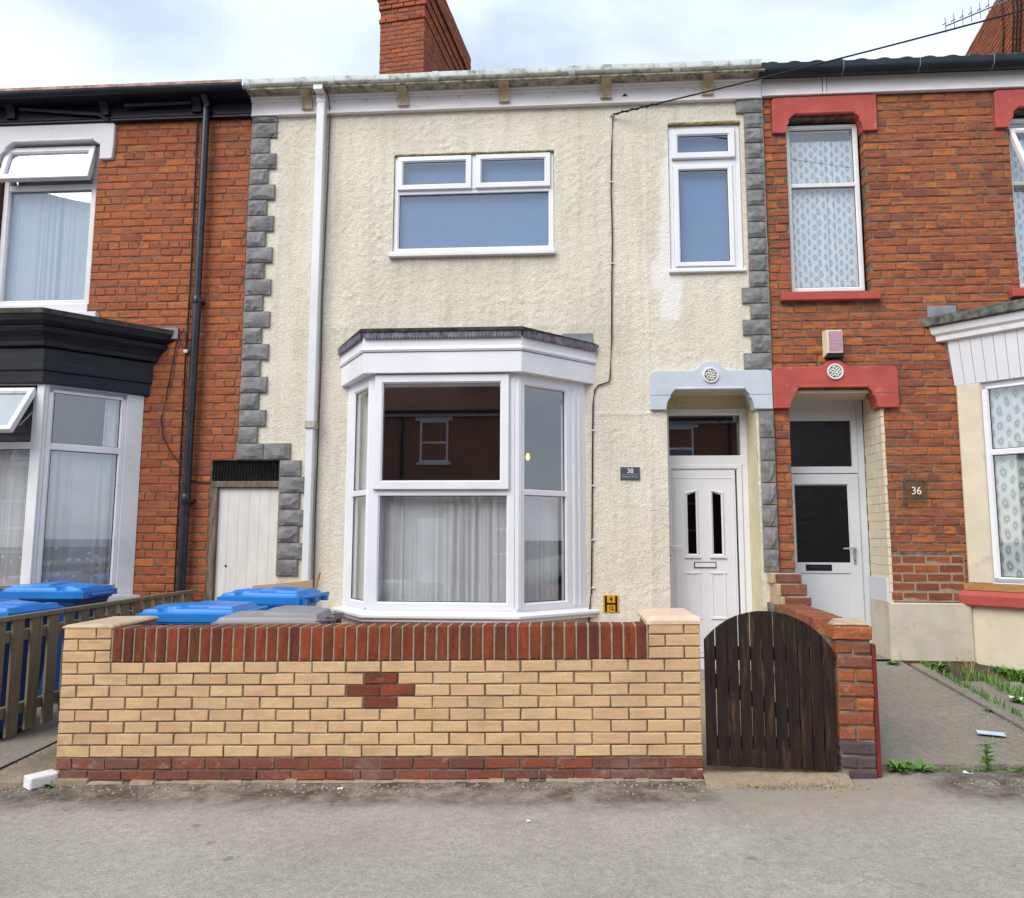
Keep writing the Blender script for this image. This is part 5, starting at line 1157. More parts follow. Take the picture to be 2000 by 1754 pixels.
for i in range(21):
    zc = 2.836 - (i + .5) * .0872
    if zc < .93: continue
    wd = .016 + .008 * rng.random(); fe.cbox(3.189, 3.198 + wd, -.0065, .02, zc - .040, zc + .040, .003)
o = fe.build('painted_brick_edge', M['brick_cream'], HR); o['kind'] = 'stuff'
MB().box(3.198, 3.23, .0, .46, 2.8, 3.03).box(2.28, 3.2, .01, .46, 3.0, 3.03).build('reveal', M['brick_cream'], HR)
MB().box(2.275, 2.297, .12, .5, .2, 3.0).build('reveal', M['brick_cream'], HR)
MB().cbox(3.170, 3.198, .02, .44, .30, 1.14, .004).build('reveal_panel', M['door_grey'], HR)
# plinth, air brick
MB().cbox(3.176, 3.945, -.030, .05, .345, .905, .012).cbox(3.168, 3.20, -.012, .45, .345, .912, .01).build('plinth', M['cream_dirty'], HR)
ab = MB().box(3.528, 3.724, -.028, .0, .300, .348)
abo = ab.build('air_brick', basic('brown_air_brick', (0.12, 0.06, 0.045), (0.17, 0.085, 0.06), scale=20), HR)
hl = MB()
for r_ in range(2):
    for k in range(10): hl.box(3.537 + k * .0185, 3.549 + k * .0185, -.0295, -.027, .306 + r_ * .021, .319 + r_ * .021)
hl.build('vent_hole', M['dark'], abo)
MB().box(3.2, 4.0, -.015, .05, .20, .345).build('plinth_base', M['brick_patch'], HR)
# bay of 36
rp = [(3.945, 0), (4.62, -.66), (6.25, -.66), (6.92, 0)]
bw = MB().sweep(rp, [(0, 1.105), (0, 1.16), (-.08, 1.16), (-.08, 1.105)]).build('bay_window', M['upvc'], HR)
MB().sweep(rp, [(0, 2.99), (0, 3.06), (-.08, 3.06), (-.08, 2.99)]).build('bay_head', M['upvc'], bw)
for i, (p0, p1) in enumerate(zip(rp, rp[1:])):
    MS, LS = side_matrix(p0, p1); fr = MB()
    if i == 1: cells = [(.06, LS / 2 - .02), (LS / 2 + .02, LS - .06)]
    else:
        e0 = .215 if i == 0 else .06; e1 = .06 if i == 0 else .215; cells = [(e0, LS - e1)]
        u0, u1 = (0, e0) if i == 0 else (LS - e1, LS)
        MB().cbox(u0, u1, -.028, .09, 1.10, 3.058, .012, MS).build('pilaster', M['cream_paint'], HR)
    for (a, b) in cells:
        fr.frame(a, b, 1.11, 3.055, .058, .0, .07, MS); fr.cbox(a + .04, b - .04, .002, .068, 2.335, 2.392, .005, MS)
        pane(bw, a + .06, b - .06, 1.165, 2.34, .03, 'glass', MS); pane(bw, a + .06, b - .06, 2.39, 3.0, .03, 'glass', MS)
        gasket(bw, a + .059, b - .059, 1.168, 2.336, .02, MS); gasket(bw, a + .059, b - .059, 2.393, 2.997, .02, MS)
        o = curtain('lace_curtain', a + .02, b - .02, 1.13, 3.02, .085, .014, .10, 50 + i + int(a), M['lace_bay'], M=MS)
        tag(o, 'patterned white lace curtain behind the %s pane of the white clad bay' % ['angled left', 'left front' if a < .5 else 'right front', 'angled right'][i], 'curtain', 'patterned lace curtains in the white clad bay')
    fr.build('bay_frame', M['upvc'], bw)
MB().sweep(rp, [(.035, 1.035), (.040, 1.098), (-.06, 1.105), (-.06, 1.035)]).build('timber_sill', M['sandstone'], bw)
MB().sweep(rp, [(.072, .895), (.078, .985), (.060, 1.030), (-.06, 1.034), (-.06, .885), (.05, .885)]).build('bay_sill', M['red_paint'], bw, bevel=.006)
MB().sweep(rp, [(-.005, .30), (-.005, .884), (-.1, .884), (-.1, .30)]).build('bay_base', M['cream_paint'], HR)
MB().sweep(rp, [(.02, .14), (.02, .298), (-.1, .298), (-.1, .14)]).build('bay_footing', M['brick_base'], HR)
cl = MB().sweep(rp, [(.012, 3.064), (.068, 3.51), (-.3, 3.51), (-.3, 3.062)]).build('bay_cladding', M['mortar_grey'], bw)
for i, (p0, p1) in enumerate(zip(rp, rp[1:])):
    MS, LS = side_matrix(p0, p1); n = int(LS / .088); u = 0.0
    ext = .03
    for k in range(n + 1):
        a = k * LS / n - .0; b = (k + 1) * LS / n - .004
        if k == n: continue
        vs = []
        for (o_, z) in ((.022, 3.058), (.080, 3.518)):
            sk0 = (a - LS / 2) / LS * 2 * o_ * .42; sk1 = (b - LS / 2) / LS * 2 * o_ * .42
            vs += [(a + sk0, -o_, z), (b + sk1, -o_, z), (b + sk1, -o_ + .02, z), (a + sk0, -o_ + .02, z)]
        MB().add(vs, [(0, 1, 5, 4), (1, 2, 6, 5), (2, 3, 7, 6), (3, 0, 4, 7), (4, 5, 6, 7), (3, 2, 1, 0)], MS).build('cladding_board', M['clad_white'], bw)
MB().sweep(rp, [(.085, 3.505), (.120, 3.515), (.125, 3.565), (.150, 3.590), (.165, 3.66), (-.3, 3.66), (-.3, 3.505)]).build('cornice', M['upvc_old'], bw, bevel=.004)
MB().sweep(rp, [(.150, 3.662), (.205, 3.672), (.212, 3.76), (.0, 3.80), (-.3, 3.85), (-.3, 3.662)]).add([(4.1, 0, 3.80), (6.8, 0, 3.80), (6.1, -.5, 3.80), (4.8, -.5, 3.80), (5.4, 0, 3.9)], [(0, 3, 4), (3, 2, 4), (2, 1, 4)]).build('bay_roof', M['felt_grey'], bw)
MB().cbox(3.70, 3.98, -.022, -.002, 3.66, 3.885, .004).build('lead_flashing', M['lead'], bw)
room(HR, 'front_room', 3.6, 7.2, .012, 3.2, .3, 3.6, M['wall_in'])
# chimney of 36, with aerial
ch2 = chimney(HR, 7.81, 4.5, .9, 4.2, 8.0, 11.49, math.radians(-10.0), 9, lambda z: 0.0)
for k, (u, v) in enumerate(((.28, .9), (.44, 1.05), (.6, 1.2), (1.05, 1.9))):
    Mc = Matrix.Translation((7.81, 4.5, 0)) @ Matrix.Rotation(math.radians(-10), 4, 'Z')
    MB().tube([Mc @ Vector((-.02, u, 11.5)), Mc @ Vector((-.02, u + .02, 10.6)), Mc @ Vector((-.02, v, 8.6))], .014, 6).build('chimney_cable', M['cable'], ch2)
st = MB()
for k, off in enumerate((0.18, .30, .42, .75)):
    pass
ae = thing('tv_aerial', 'rooftop television aerial with a row of short rods beside the right chimney', 'aerial', (7.9, 4.9, 10.9))
p0, p1 = Vector((6.42, 4.5, 10.06)), Vector((7.62, 4.5, 10.55))
MB().tube([p0, p1], .012, 6).build('boom', M['galv'], ae)
for k in range(9):
    c = p0.lerp(p1, k / 8.4); o = MB().tube([c + Vector((-.035, -.06, .115)), c + Vector((.03, .06, -.09))], .0055, 5).tube([c + Vector((-.05, .0, .02)), c + Vector((.01, 0, .06))], .010, 5)
    o.build('director', M['galv'], ae)
MB().tube([(7.66, 4.38, 9.0), (7.66, 4.38, 11.9)], .02, 8).build('mast', M['galv'], ae)
MB().cbox(7.56, 7.70, 4.38, 4.52, 10.50, 10.62, .01).build('mount', M['galv'], ae)

# ------------------------------------------------------------------ front garden wall of the cream house
YW = -2.88
GW = thing('garden_wall', 'low buff yellow brick wall with dark red brick on edge coping and two piers', 'wall', (-1.24, YW, 0.0))
pl = [(-3.312, heights(10, -3.31)), (-3.312, -.25), (.838, -.15), (.838, heights(10, .84))]
MB().prism(pl, YW + .010, YW + .212).build('wall_core', M['mortar_grey'], GW)
MB().prism([(-2.985, heights(10, -2.985) + .001), (.52, heights(10, .52) + .001), (.52, heights(13, .52) - .018), (-2.985, heights(13, -2.985) - .018)], YW + .012, YW + .205).build('coping_core', M['mortar_pale'], GW)
for (a, b) in ((-3.312, -2.99), (.525, .838)):
    MB().prism([(a, heights(10, a) + .001), (b, heights(10, b) + .001), (b, heights(13, b) - .004), (a, heights(13, a) - .004)], YW + .010, YW + .56).build('pier_core', M['mortar_grey'], GW)
rng = random.Random(21)
def wall_brick(x0, x1, i, mat, hj=.0085, D=.09, j=.0095, dy=0.0):
    xc = (x0 + x1) / 2; zc = (heights(i, xc) + heights(i + 1, xc)) / 2; H = heights(i + 1, xc) - heights(i, xc) - hj
    L = x1 - x0 - j; Lq = max(.03, round(L / .01) * .01); tilt = (heights(i, x1) - heights(i, x0)) / (x1 - x0)
    put('brick', brick_mesh(Lq, .0655, D, M[mat], .004), GW, Matrix.Translation((xc, YW + dy + rng.uniform(-.002, .002), zc)) @ Matrix.Rotation(-math.atan(tilt) + rng.uniform(-.004, .004), 4, 'Y') @ Matrix.Diagonal((L / Lq, 1, H / .0655, 1)))
PT = 4.165 / 18.5; X0 = -3.32
for i in range(10):
    half_first = (i % 2 == 1)
    x = X0; edges = [x]; x += PT / 2 if half_first else PT
    while x < .845 - .02: edges.append(x + rng.uniform(-.0022, .0022)); x += PT
    edges.append(.845)
    for a, b in zip(edges, edges[1:]):
        if b - a < .03: continue
        m = 'brick_base' if i < 2 else 'brick_yellow'; c = (a + b) / 2
        if i in (6, 8) and a < -1.16 < b: m = 'brick_soldier_flat'
        if i == 7 and a < -1.165 + .115 < b: m = 'brick_soldier_flat'
        if i == 7 and a < -1.165 - .115 < b: m = 'brick_soldier_flat'
        if m == 'brick_soldier_flat' and m not in M: M[m] = brick_mat('dark_red_face_brick', [(0.20, 0.050, 0.028), (0.27, 0.065, 0.03), (0.16, 0.045, 0.03)], smear=0.5, smear_col=(0.07, 0.03, 0.025), light=(0.30, 0.2, 0.16))
        wall_brick(a, b, i, m, hj=.013 if i < 2 else .0085)
for i in (10, 11, 12):
    fl_ = [(-3.322, -3.095), (-3.095, -2.988)] if i != 11 else [(-3.322, -3.215), (-3.215, -2.988)]
    fr_ = [(.523, .745), (.745, .848)] if i != 11 else [(.523, .628), (.628, .848)]
    for a, b in fl_ + fr_: wall_brick(a, b, i, 'brick_yellow')
n = 47
for k in range(n):
    a = -2.982 + k * (3.50 / n); xc = a + 3.50 / n / 2; z0, z1 = heights(10, xc), heights(13, xc) - .004
    H = z1 - z0 - .008; L = 3.50 / n - .0115
    mb_key = 'soldier'
    if mb_key not in BM:
        BM[mb_key] = []
        for v in range(6):
            r2 = random.Random(v); c = .005; mb = MB(); vs = []
            jj = lambda s=.002: r2.uniform(-s, s)
            W, Hh, Dp = .063, .215, .205
            for (y, q) in ((0, c), (c, 0), (Dp, 0)):
                for (sx_, sz_) in ((-1, -1), (1, -1), (1, 1), (-1, 1)):
                    zz_ = sz_ * (Hh / 2 - q) if q else sz_ * Hh / 2 - (.006 if sz_ > 0 else 0)
                    vs.append((sx_ * (W / 2 - q) + jj(), y + jj(.0012), zz_ + jj(.003)))
            for (sx_, sy_) in ((-1, .010), (1, .010), (1, Dp - .01), (-1, Dp - .01)): vs.append((sx_ * (W / 2 - .006), sy_, Hh / 2 + jj(.002)))
            fs = [(0, 1, 2, 3), (11, 10, 9, 8)]
            for a_ in (0, 4):
                for q in range(4):
                    if a_ == 4 and q == 2: continue
                    nn = (q + 1) % 4; fs.append((a_ + q, a_ + 4 + q, a_ + 4 + nn, a_ + nn))
            fs += [(12, 13, 14, 15), (7, 6, 13, 12), (6, 10, 14, 13), (10, 11, 15, 14), (11, 7, 12, 15)]
            me = mb.add(vs, fs).mesh('brick'); me.materials.append(M['brick_soldier']); BM[mb_key].append(me)
    put('brick', random.choice(BM[mb_key]), GW, Matrix.Translation((xc + rng.uniform(-.0015, .0015), YW + rng.uniform(-.003, .004), (z0 + z1) / 2)) @ Matrix.Rotation(rng.uniform(-.012, .012), 4, 'Y') @ Matrix.Diagonal((L / .063, 1, H / .215, 1)))
jm = MB()                                                          # mortar between the copings, standing almost flush
for k in range(n + 1):
    x = -2.982 + k * (3.50 / n); jm.cbox(x - .0065, x + .0065, YW + .003, YW + .20, heights(10, x), heights(13, x) - .006 - .004 * rng.random(), .003)
jo = jm.build('coping_joint', M['mortar_pale'], GW); jo['kind'] = 'stuff'
def slab_cap(x0, x1, y0, y1, z0l, z0r, t, c, mat):
    vs = []
    for (q, up) in ((0, 0), (0, t * .45), (c, t)):
        for (x, y) in ((x0, y0), (x1, y0), (x1, y1), (x0, y1)):
            xx = x + (q if x == x0 else -q); yy = y + (q if y == y0 else -q); zl = z0l + (z0r - z0l) * (x - x0) / (x1 - x0)
            vs.append((xx + rng.uniform(-.003, .003), yy, zl + up + rng.uniform(-.002, .002)))
    fs = [(3, 2, 1, 0), (8, 9, 10, 11)]
    for a in (0, 4):
        for k in range(4): nn = (k + 1) % 4; fs.append((a + k, a + nn, a + 4 + nn, a + 4 + k))
    return MB().add(vs, fs).build('pier_cap', M[mat], GW)
slab_cap(-3.328, -2.982, YW - .004, YW + .575, heights(13, -3.32) - .004, heights(13, -2.98) - .004, .022, .02, 'cap_tan')
slab_cap(.512, .856, YW - .006, YW + .56, heights(13, .52) - .004, heights(13, .85) - .004, .050, .035, 'cap_pale')
eb = MB()                                                          # bricks on the two ends of the wall and on the inner pier sides
for i in range(13):
    for (xx, s_) in ((-3.318, -1), (.843, 1)):
        y = YW + (.10 if i % 2 else .0)
        zc = (heights(i, xx) + heights(i + 1, xx)) / 2; end = YW + (.555 if i >= 10 else .21)
        while y < end - .02:
            q = min(y + .22, end); vs, fs = brick_verts(q - y - .01, .0655, .03, rng, .004)
            if q - y > .04: eb.add(vs, fs, Matrix.Translation((xx, (y + q) / 2, zc)) @ Matrix.Rotation(PI / 2 * (1 if s_ > 0 else -1), 4, 'Z'))
            y = q
o = eb.build('end_brickwork', M['brick_yellow'], GW); o['kind'] = 'stuff'
ft = MB(); x = -3.30
while x < .86:
    w_ = rng.uniform(.05, .16); h = rng.uniform(.004, .030); d = rng.uniform(.008, .05)
    if rng.random() < .84:
        zb = sx(x) - .03; b = heights(0, x)
        ft.add([(x, YW - d, zb), (x + w_ + .02, YW - d * rng.uniform(.6, 1.2), zb), (x + w_ + .02, YW + .012, zb), (x, YW + .012, zb), (x, YW - d * .5, b - .012 + h * .6), (x + w_ + .02, YW - d * .5, b - .014 + h * .6), (x + w_ + .02, YW + .012, b + h * .5), (x, YW + .012, b + h * .5)],
               [(0, 1, 5, 4), (1, 2, 6, 5), (2, 3, 7, 6), (3, 0, 4, 7), (4, 5, 6, 7)])
    x += w_
fo = ft.build('mortar_footing', M['mortar_pale'], GW, bevel=.006); fo['kind'] = 'stuff'

# ------------------------------------------------------------------ garden gate
GT = thing('garden_gate', 'dark stained round topped timber gate between the yellow wall and the brick pier', 'gate', (1.27, -2.85, .13))
gx0, gx1 = .872, 1.662; cxg = (gx0 + gx1) / 2 - .02; Rg = .478; czg = 1.082 - Rg
npl = 11; pw = (gx1 - gx0) / npl; rng = random.Random(6)
for k in range(npl):
    a = gx0 + k * pw; b = a + pw - rng.uniform(.003, .0075); tp = []
    for t in range(7):
        x = b + (a - b) * t / 6; dx = x - cxg; tp.append((x, czg + math.sqrt(max(.0001, Rg * Rg - dx * dx)) + rng.uniform(-.001, .001)))
    zb = .142 - .018 * k / npl + rng.uniform(-.004, .002)
    mb = MB().prism([(a, zb), (b, zb)] + tp, -2.862 + rng.uniform(-.003, .003), -2.842, None, .003)
    mb.v = [(x + .0022 * math.sin(k * 2.3) * (z - .5), y, z) for x, y, z in mb.v]
    o = mb.build('plank', M['gate_wood'], GT)
kn = MB()
for (x, z) in ((1.182, 1.00), (1.178, .955)): kn.lathe([(.008, -2.8635), (.011, -2.8625)], 9, Matrix.Translation((x, 0, z)) @ Matrix.Diagonal((.7, 1, 2.6, 1)), 'y')
kn.build('split', M['gate_cut'], GT)
MB().cbox(.885, 1.655, -2.842, -2.812, .775, .858, .004).build('rail', M['gate_wood'], GT)
MB().cbox(.885, 1.655, -2.842, -2.812, .235, .310, .004).build('rail', M['gate_wood'], GT)
MB().prism([(.90, .62), (.90, .71), (1.64, .365), (1.64, .275)], -2.842, -2.816).build('brace', M['gate_wood'], GT)
MB().tube([(1.66, -2.86, .80), (1.672, -2.86, .80)], .010, 8).tube([(1.66, -2.86, .27), (1.672, -2.86, .27)], .010, 8).build('hinge', M['cable'], GT)
sl_ = MB().box(.84, 1.70, -2.96, -2.60, -.05, 0.0); sl_.v = [(x, y, (z if z < 0 else sx(x) + .030 + .06 * sstep(-2.93, -2.7, y))) for x, y, z in sl_.v]
sg = []
vsg = []; fsg = []; xs_ = span(.84, 1.70, .06); ys_ = span(-3.08, -2.60, .05)
for y in ys_:
    for x in xs_: vsg.append((x, y, sx(x) - .012 + .045 * sstep(-3.08, -2.86, y + .05 * mnoise.noise((x * 4, y * 4, 7))) + .006 * mnoise.noise((x * 9, y * 9, 1))))
for j in range(len(ys_) - 1):
    for i in range(len(xs_) - 1): a = j * len(xs_) + i; fsg.append((a, a + 1, a + len(xs_) + 1, a + len(xs_)))
o = MB().add(vsg, fsg).build('gate_threshold', M['slab'], None, smooth=True); o['kind'] = 'structure'

# ------------------------------------------------------------------ brick pier and party wall of house 36
PW = thing('party_wall', 'crumbling red brick pier and low stepped wall between the gate and the right hand path', 'wall', (1.78, YW, .1))
pz = [.142, .222, .309, .396, .481, .567, .654, .739, .824, .904]
MB().box(1.680, 1.880, YW + .012, YW + .32, .02, .91).build('pier_core', M['mortar_grey'], PW)
def pier_brick(x0, x1, z0, z1, mat, y=YW, D=.11, H=None):
    L = x1 - x0 - .012; h = z1 - z0 - .013; Lq = max(.03, round(L / .01) * .01)
    put('brick', brick_mesh(Lq, round(h, 2), D, M[mat], .009), PW, Matrix.Translation(((x0 + x1) / 2 + rng.uniform(-.003, .003), y + rng.uniform(-.005, .004), (z0 + z1) / 2)) @ Matrix.Rotation(rng.uniform(-.014, .014), 4, 'Y') @ Matrix.Diagonal((L / Lq, 1, h / round(h, 2), 1)))
for i in range(9):
    zc = i; split = i in (0, 2, 4, 6, 8); m = 'brick_blue' if i < 2 else 'brick_pier'
    sh = .03 * (1 - i / 9) * 0 + .0
    if split and i != 1: pier_brick(1.672 + sh, 1.778 + sh, pz[i], pz[i + 1], m); pier_brick(1.778 + sh, 1.890 + sh, pz[i], pz[i + 1], m)
    else: pier_brick(1.670 + sh, 1.890 + sh, pz[i], pz[i + 1], m)
pier_brick(1.715, 1.893, .070, .142, 'brick_blue')
pier_brick(1.655, 1.895, .908, 1.000, 'brick_pier', YW - .006, .105)
for k in range(3): pier_brick(1.672 + .05 * k, 1.895 + .03 * k, .906, 1.002, 'brick_pier', YW + .105 + k * .11, .10)
cp = MB()
for k in range(3): cp.cbox(1.668 + .05 * k, 1.885 + .03 * k, YW + .015 + k * .11, YW + .115 + k * .11, .998, 1.012, .004)
cp.build('mortar_bedding', M['cap_tan'], PW)
MB().cbox(1.888, 1.916, YW + .014, YW + .25, .085, .885, .004).build('red_painted_edge', M['red_edge'], PW)
MP, LP = side_matrix((2.075, -.05), (1.70, -2.56))                  # u from the house to the pier, local y away from the cream house
ztop = lambda u: .905 + .085 * (u / LP)
core = MB(); core.add([MP @ Vector(v) for v in ((0, .012, .0), (LP, .012, .0), (LP, .20, .0), (0, .20, .0), (0, .012, ztop(0) - .1), (LP, .012, ztop(LP) - .1), (LP, .20, ztop(LP) - .1), (0, .20, ztop(0) - .1))], [(0, 1, 5, 4), (1, 2, 6, 5), (2, 3, 7, 6), (3, 0, 4, 7), (4, 5, 6, 7)])
core.build('wall_core', M['mortar_grey'], PW)
for i in range(8):
    u = -.117 if i % 2 else 0.0
    while u < LP:
        a, b = max(u, 0), min(u + .235, LP); u += .235
        if b - a < .05: continue
        uc = (a + b) / 2; z1_ = ztop(uc) - .1 - i * .086; L = b - a - .012; Lq = max(.03, round(L / .01) * .01)
        if z1_ < .15: continue
        put('brick', brick_mesh(Lq, .07, .09, M['brick_pier'], .007), PW, MP @ Matrix.Translation((uc, rng.uniform(-.004, .004), z1_ - .043)) @ Matrix.Rotation(rng.uniform(-.01, .01) - .034, 4, 'Y') @ Matrix.Diagonal((L / Lq, 1, 1, 1)))
u = .24
ce = MB().cbox(-.036, .036, -.005, .215, -.05, .05, .006).mesh('brick'); ce.materials.append(M['brick_pier'])
ce.transform(Matrix.Identity(4))
while u < LP - .3:
    put('brick', ce, PW, MP @ Matrix.Translation((u, rng.uniform(-.004, .004), ztop(u) - .052)) @ Matrix.Rotation(rng.uniform(-.03, .03), 4, 'Y') @ Matrix.Rotation(rng.uniform(-.02, .02), 4, 'X')); u += .081
for (z0, z1, l, y1) in ((.985, 1.095, .02, -.30), (1.098, 1.190, 0, -.19), (.90, .982, .02, -.42)):
    L = .245; me = brick_mesh(.24, round(z1 - z0 - .012, 2), .10, M['brick_base'], .008)
    put('brick', me, PW, Matrix.Translation((2.165 + l, y1, (z0 + z1) / 2)))
    MB().cbox(2.01 + l, 2.30, y1 + .02, -.012, z0 - .004, z1 - .004, .006).build('step_mortar', M['cap_tan'], PW)
MB().box(2.0, 2.30, -.30, -.012, .15, .90).build('wall_end', M['mortar_grey'], PW)

# ------------------------------------------------------------------ paling fence on the left
FE = thing('picket_fence', 'weathered grey brown timber fence with wide palings beside the left passage path', 'fence', (-3.82, -1.5, .1))
rng = random.Random(14); y = -3.06; k = 0
while y < -.12:
    w_ = .112 + rng.uniform(-.005, .005)
    mb = MB().box(-3.832, -3.812, y, y + w_, .168 + rng.uniform(-.012, .012) - .03 * (y + 2.9) * 0, .952)
    o = mb.build('slat', M['fence_wood'], FE, bevel=.003)
    y += .1845; k += 1
MB().box(-3.850, -3.795, -3.10, -.06, .953, .985).build('cap_rail', M['fence_wood'], FE, bevel=.004)
for z in (.80, .29): MB().box(-3.872, -3.834, -3.10, -.06, z, z + .075).build('rail', M['fence_wood'], FE, bevel=.003)
for y in (-.16,): MB().box(-3.945, -3.873, y, y + .075, .0, .93).build('post', M['fence_wood'], FE, bevel=.004)

# ------------------------------------------------------------------ wheelie bins
def rrect(w, d, r, n=4):
    pts = []
    for (cx, cy, a0) in ((w / 2 - r, d / 2 - r, 0), (-w / 2 + r, d / 2 - r, 90), (-w / 2 + r, -d / 2 + r, 180), (w / 2 - r, -d / 2 + r, 270)):
        pts += arc(cx, cy, r, a0, a0 + 90, n)
    return pts
def loft(loops):
    vs = []; fs = []; n = len(loops[0][0])
    for (pts, z, dy) in loops: vs += [(p[0], p[1] + dy, z) for p in pts]
    for i in range(len(loops) - 1):
        for k in range(n): j = (k + 1) % n; fs.append((i * n + k, i * n + j, (i + 1) * n + j, (i + 1) * n + k))
    fs += [tuple(range(n - 1, -1, -1)), tuple((len(loops) - 1) * n + k for k in range(n))]
    return MB().add(vs, fs)
def make_bin(name, label, body, lid, lidtype, loc, rot, group):
    t = thing(name, label, 'bin', loc, group, world_children=False); t.rotation_euler = (0, 0, rot)
    H = .93
    b = loft([(rrect(.44, .50, .05), .05, .02), (rrect(.47, .55, .05), .30, .01), (rrect(.53, .64, .05), H - .10, 0), (rrect(.545, .66, .05), H - .07, 0), (rrect(.575, .70, .05), H - .06, 0), (rrect(.575, .70, .05), H - .02, 0)]).build('body', M[body], t, smooth=True)
    for s_ in (-1, 1):
        wh = MB().lathe([(.06, -.022), (.098, -.025), (.10, -.015), (.10, .015), (.098, .025), (.06, .022)], 18, Matrix.Translation((s_ * .235, .27, .10)) @ Matrix.Rotation(PI / 2, 4, 'Y')).build('wheel', M['rubber'], t, smooth=True)
    MB().tube([(-.24, .27, .10), (.24, .27, .10)], .012, 8).build('axle', M['metal_grey'], t)
    nu, nv = 44, 52; W, Dp = .60, .76; vs = []; fs = []
    def zf(u, v):                                                  # u across, v from the front lip to the hinge
        e = min(u, 1 - u) * W; f = v * Dp; bk = (1 - v) * Dp
        m0 = min(e, f, bk); z = .010 + .030 * sstep(.022, .036, m0) + .022 * math.sin(PI * min(1, v * 1.05)) * math.sin(PI * u)
        if lidtype == 'blue':
            z += .020 * sstep(.13, .16, u) * sstep(.87, .84, u) * sstep(.44, .47, v) * sstep(.95, .92, v)
            for su in (.16, .84): z -= .048 * (1 - sstep(.55, 1.0, ((u - su) / .115) ** 2 + ((v - .27) / .125) ** 2))
            z += .012 * sstep(.30, .34, u) * sstep(.70, .66, u) * sstep(.06, .09, v) * sstep(.40, .36, v)
        else:
            z += .026 * sstep(.42, .46, v) * sstep(.10, .14, u) * sstep(.90, .86, u) * sstep(.97, .93, v)
            z += .012 * sstep(.52, .54, v) * sstep(.2, .22, u) * sstep(.8, .78, u) * sstep(.88, .86, v)
        return z
    for j in range(nv + 1):
        for i in range(nu + 1):
            u, v = i / nu, j / nv; sq = 1 - .05 * (1 - sstep(0, .12, v)) - .02
            vs.append(((u - .5) * W * sq, -Dp / 2 + v * Dp, H + zf(u, v)))
    m_ = nu + 1
    for j in range(nv):
        for i in range(nu): a = j * m_ + i; fs.append((a, a + 1, a + m_ + 1, a + m_))
    base = len(vs); rim = [i for i in range(m_)] + [j * m_ + nu for j in range(1, nv + 1)] + [nv * m_ + i for i in range(nu - 1, -1, -1)] + [j * m_ for j in range(nv - 1, 0, -1)]
    for q in rim: x, y, z = vs[q]; vs.append((x * 1.005, y * 1.005, H - .045))
    for q in range(len(rim)): p = (q + 1) % len(rim); fs.append((rim[q], rim[p], base + p, base + q))
    lo = MB().add(vs, fs).build('lid', M[lid], t, smooth=True)
    MB().cbox(-.16, .16, -Dp / 2 - .035, -Dp / 2 + .01, H - .035, H - .01, .006).build('lid_lip', M[lid], lo, bevel=.006)
    hb = MB().tube([(-.25, .33, H - .03), (-.25, .40, H + .01), (-.24, .425, H + .015), (.24, .425, H + .015), (.25, .40, H + .01), (.25, .33, H - .03)], .016, 10)
    for s_ in (-.25, 0, .25): hb.cbox(s_ - .025, s_ + .025, .33, .42, H - .05, H + .02, .008)
    hb.build('handle', M[body], t, smooth=True)
    return t
gB = 'wheelie bins in the front gardens'
z3 = .0
make_bin('wheelie_bin', 'blue wheelie bin nearest the yellow wall, left of the grey lidded bin', 'blue_bin', 'blue_bin', 'blue', (-2.84, -1.93, .015), -PI / 2 + .05, gB)
make_bin('wheelie_bin', 'blue wheelie bin standing furthest back, below the white drainpipe', 'blue_bin', 'blue_bin', 'blue', (-2.62, -1.05, .07), -PI / 2 - .06, gB)
make_bin('wheelie_bin', 'charcoal wheelie bin with a pale grey lid behind the yellow wall', 'grey_body', 'grey_lid', 'grey', (-2.10, -2.28, .0), -PI / 2 + .10, gB)
make_bin('wheelie_bin', 'blue wheelie bin at the left edge, close behind the near end of the fence', 'blue_shaded', 'blue_bin', 'blue', (-4.42, -2.10, .03), PI / 2 - .1, gB)
make_bin('wheelie_bin', 'blue wheelie bin in the left garden beneath the angled bay window', 'blue_shaded', 'blue_bin', 'blue', (-4.62, -1.05, .10), PI / 2 + .05, gB)
make_bin('wheelie_bin', 'brown wheelie bin with faded lid at the left edge, below the bay', 'brown_bin', 'brown_lid', 'grey', (-5.45, -1.22, .10), PI / 2, gB)
o = MB().box(-2.99, -2.40, -.62, -.60, .25, 1.06); o.v = [(x, y, z + (x + 3) * .10 * (z > .9)) for x, y, z in o.v]
b_ = o.build('cardboard_sheet', M['cardboard'], None, bevel=.003); tag(b_, 'flat brown cardboard standing behind the blue bins by the white drainpipe', 'cardboard')
b_ = MB().tube([(-2.56, -.55, .22), (-2.47, -.32, 1.02), (-2.455, -.28, 1.14), (-2.45, -.265, 1.175)], [.012, .013, .015, .010], 10).build('broom_handle', M['stick'], None, smooth=True); tag(b_, 'brown wooden handle leaning on the cream wall beside the bay', 'stick')

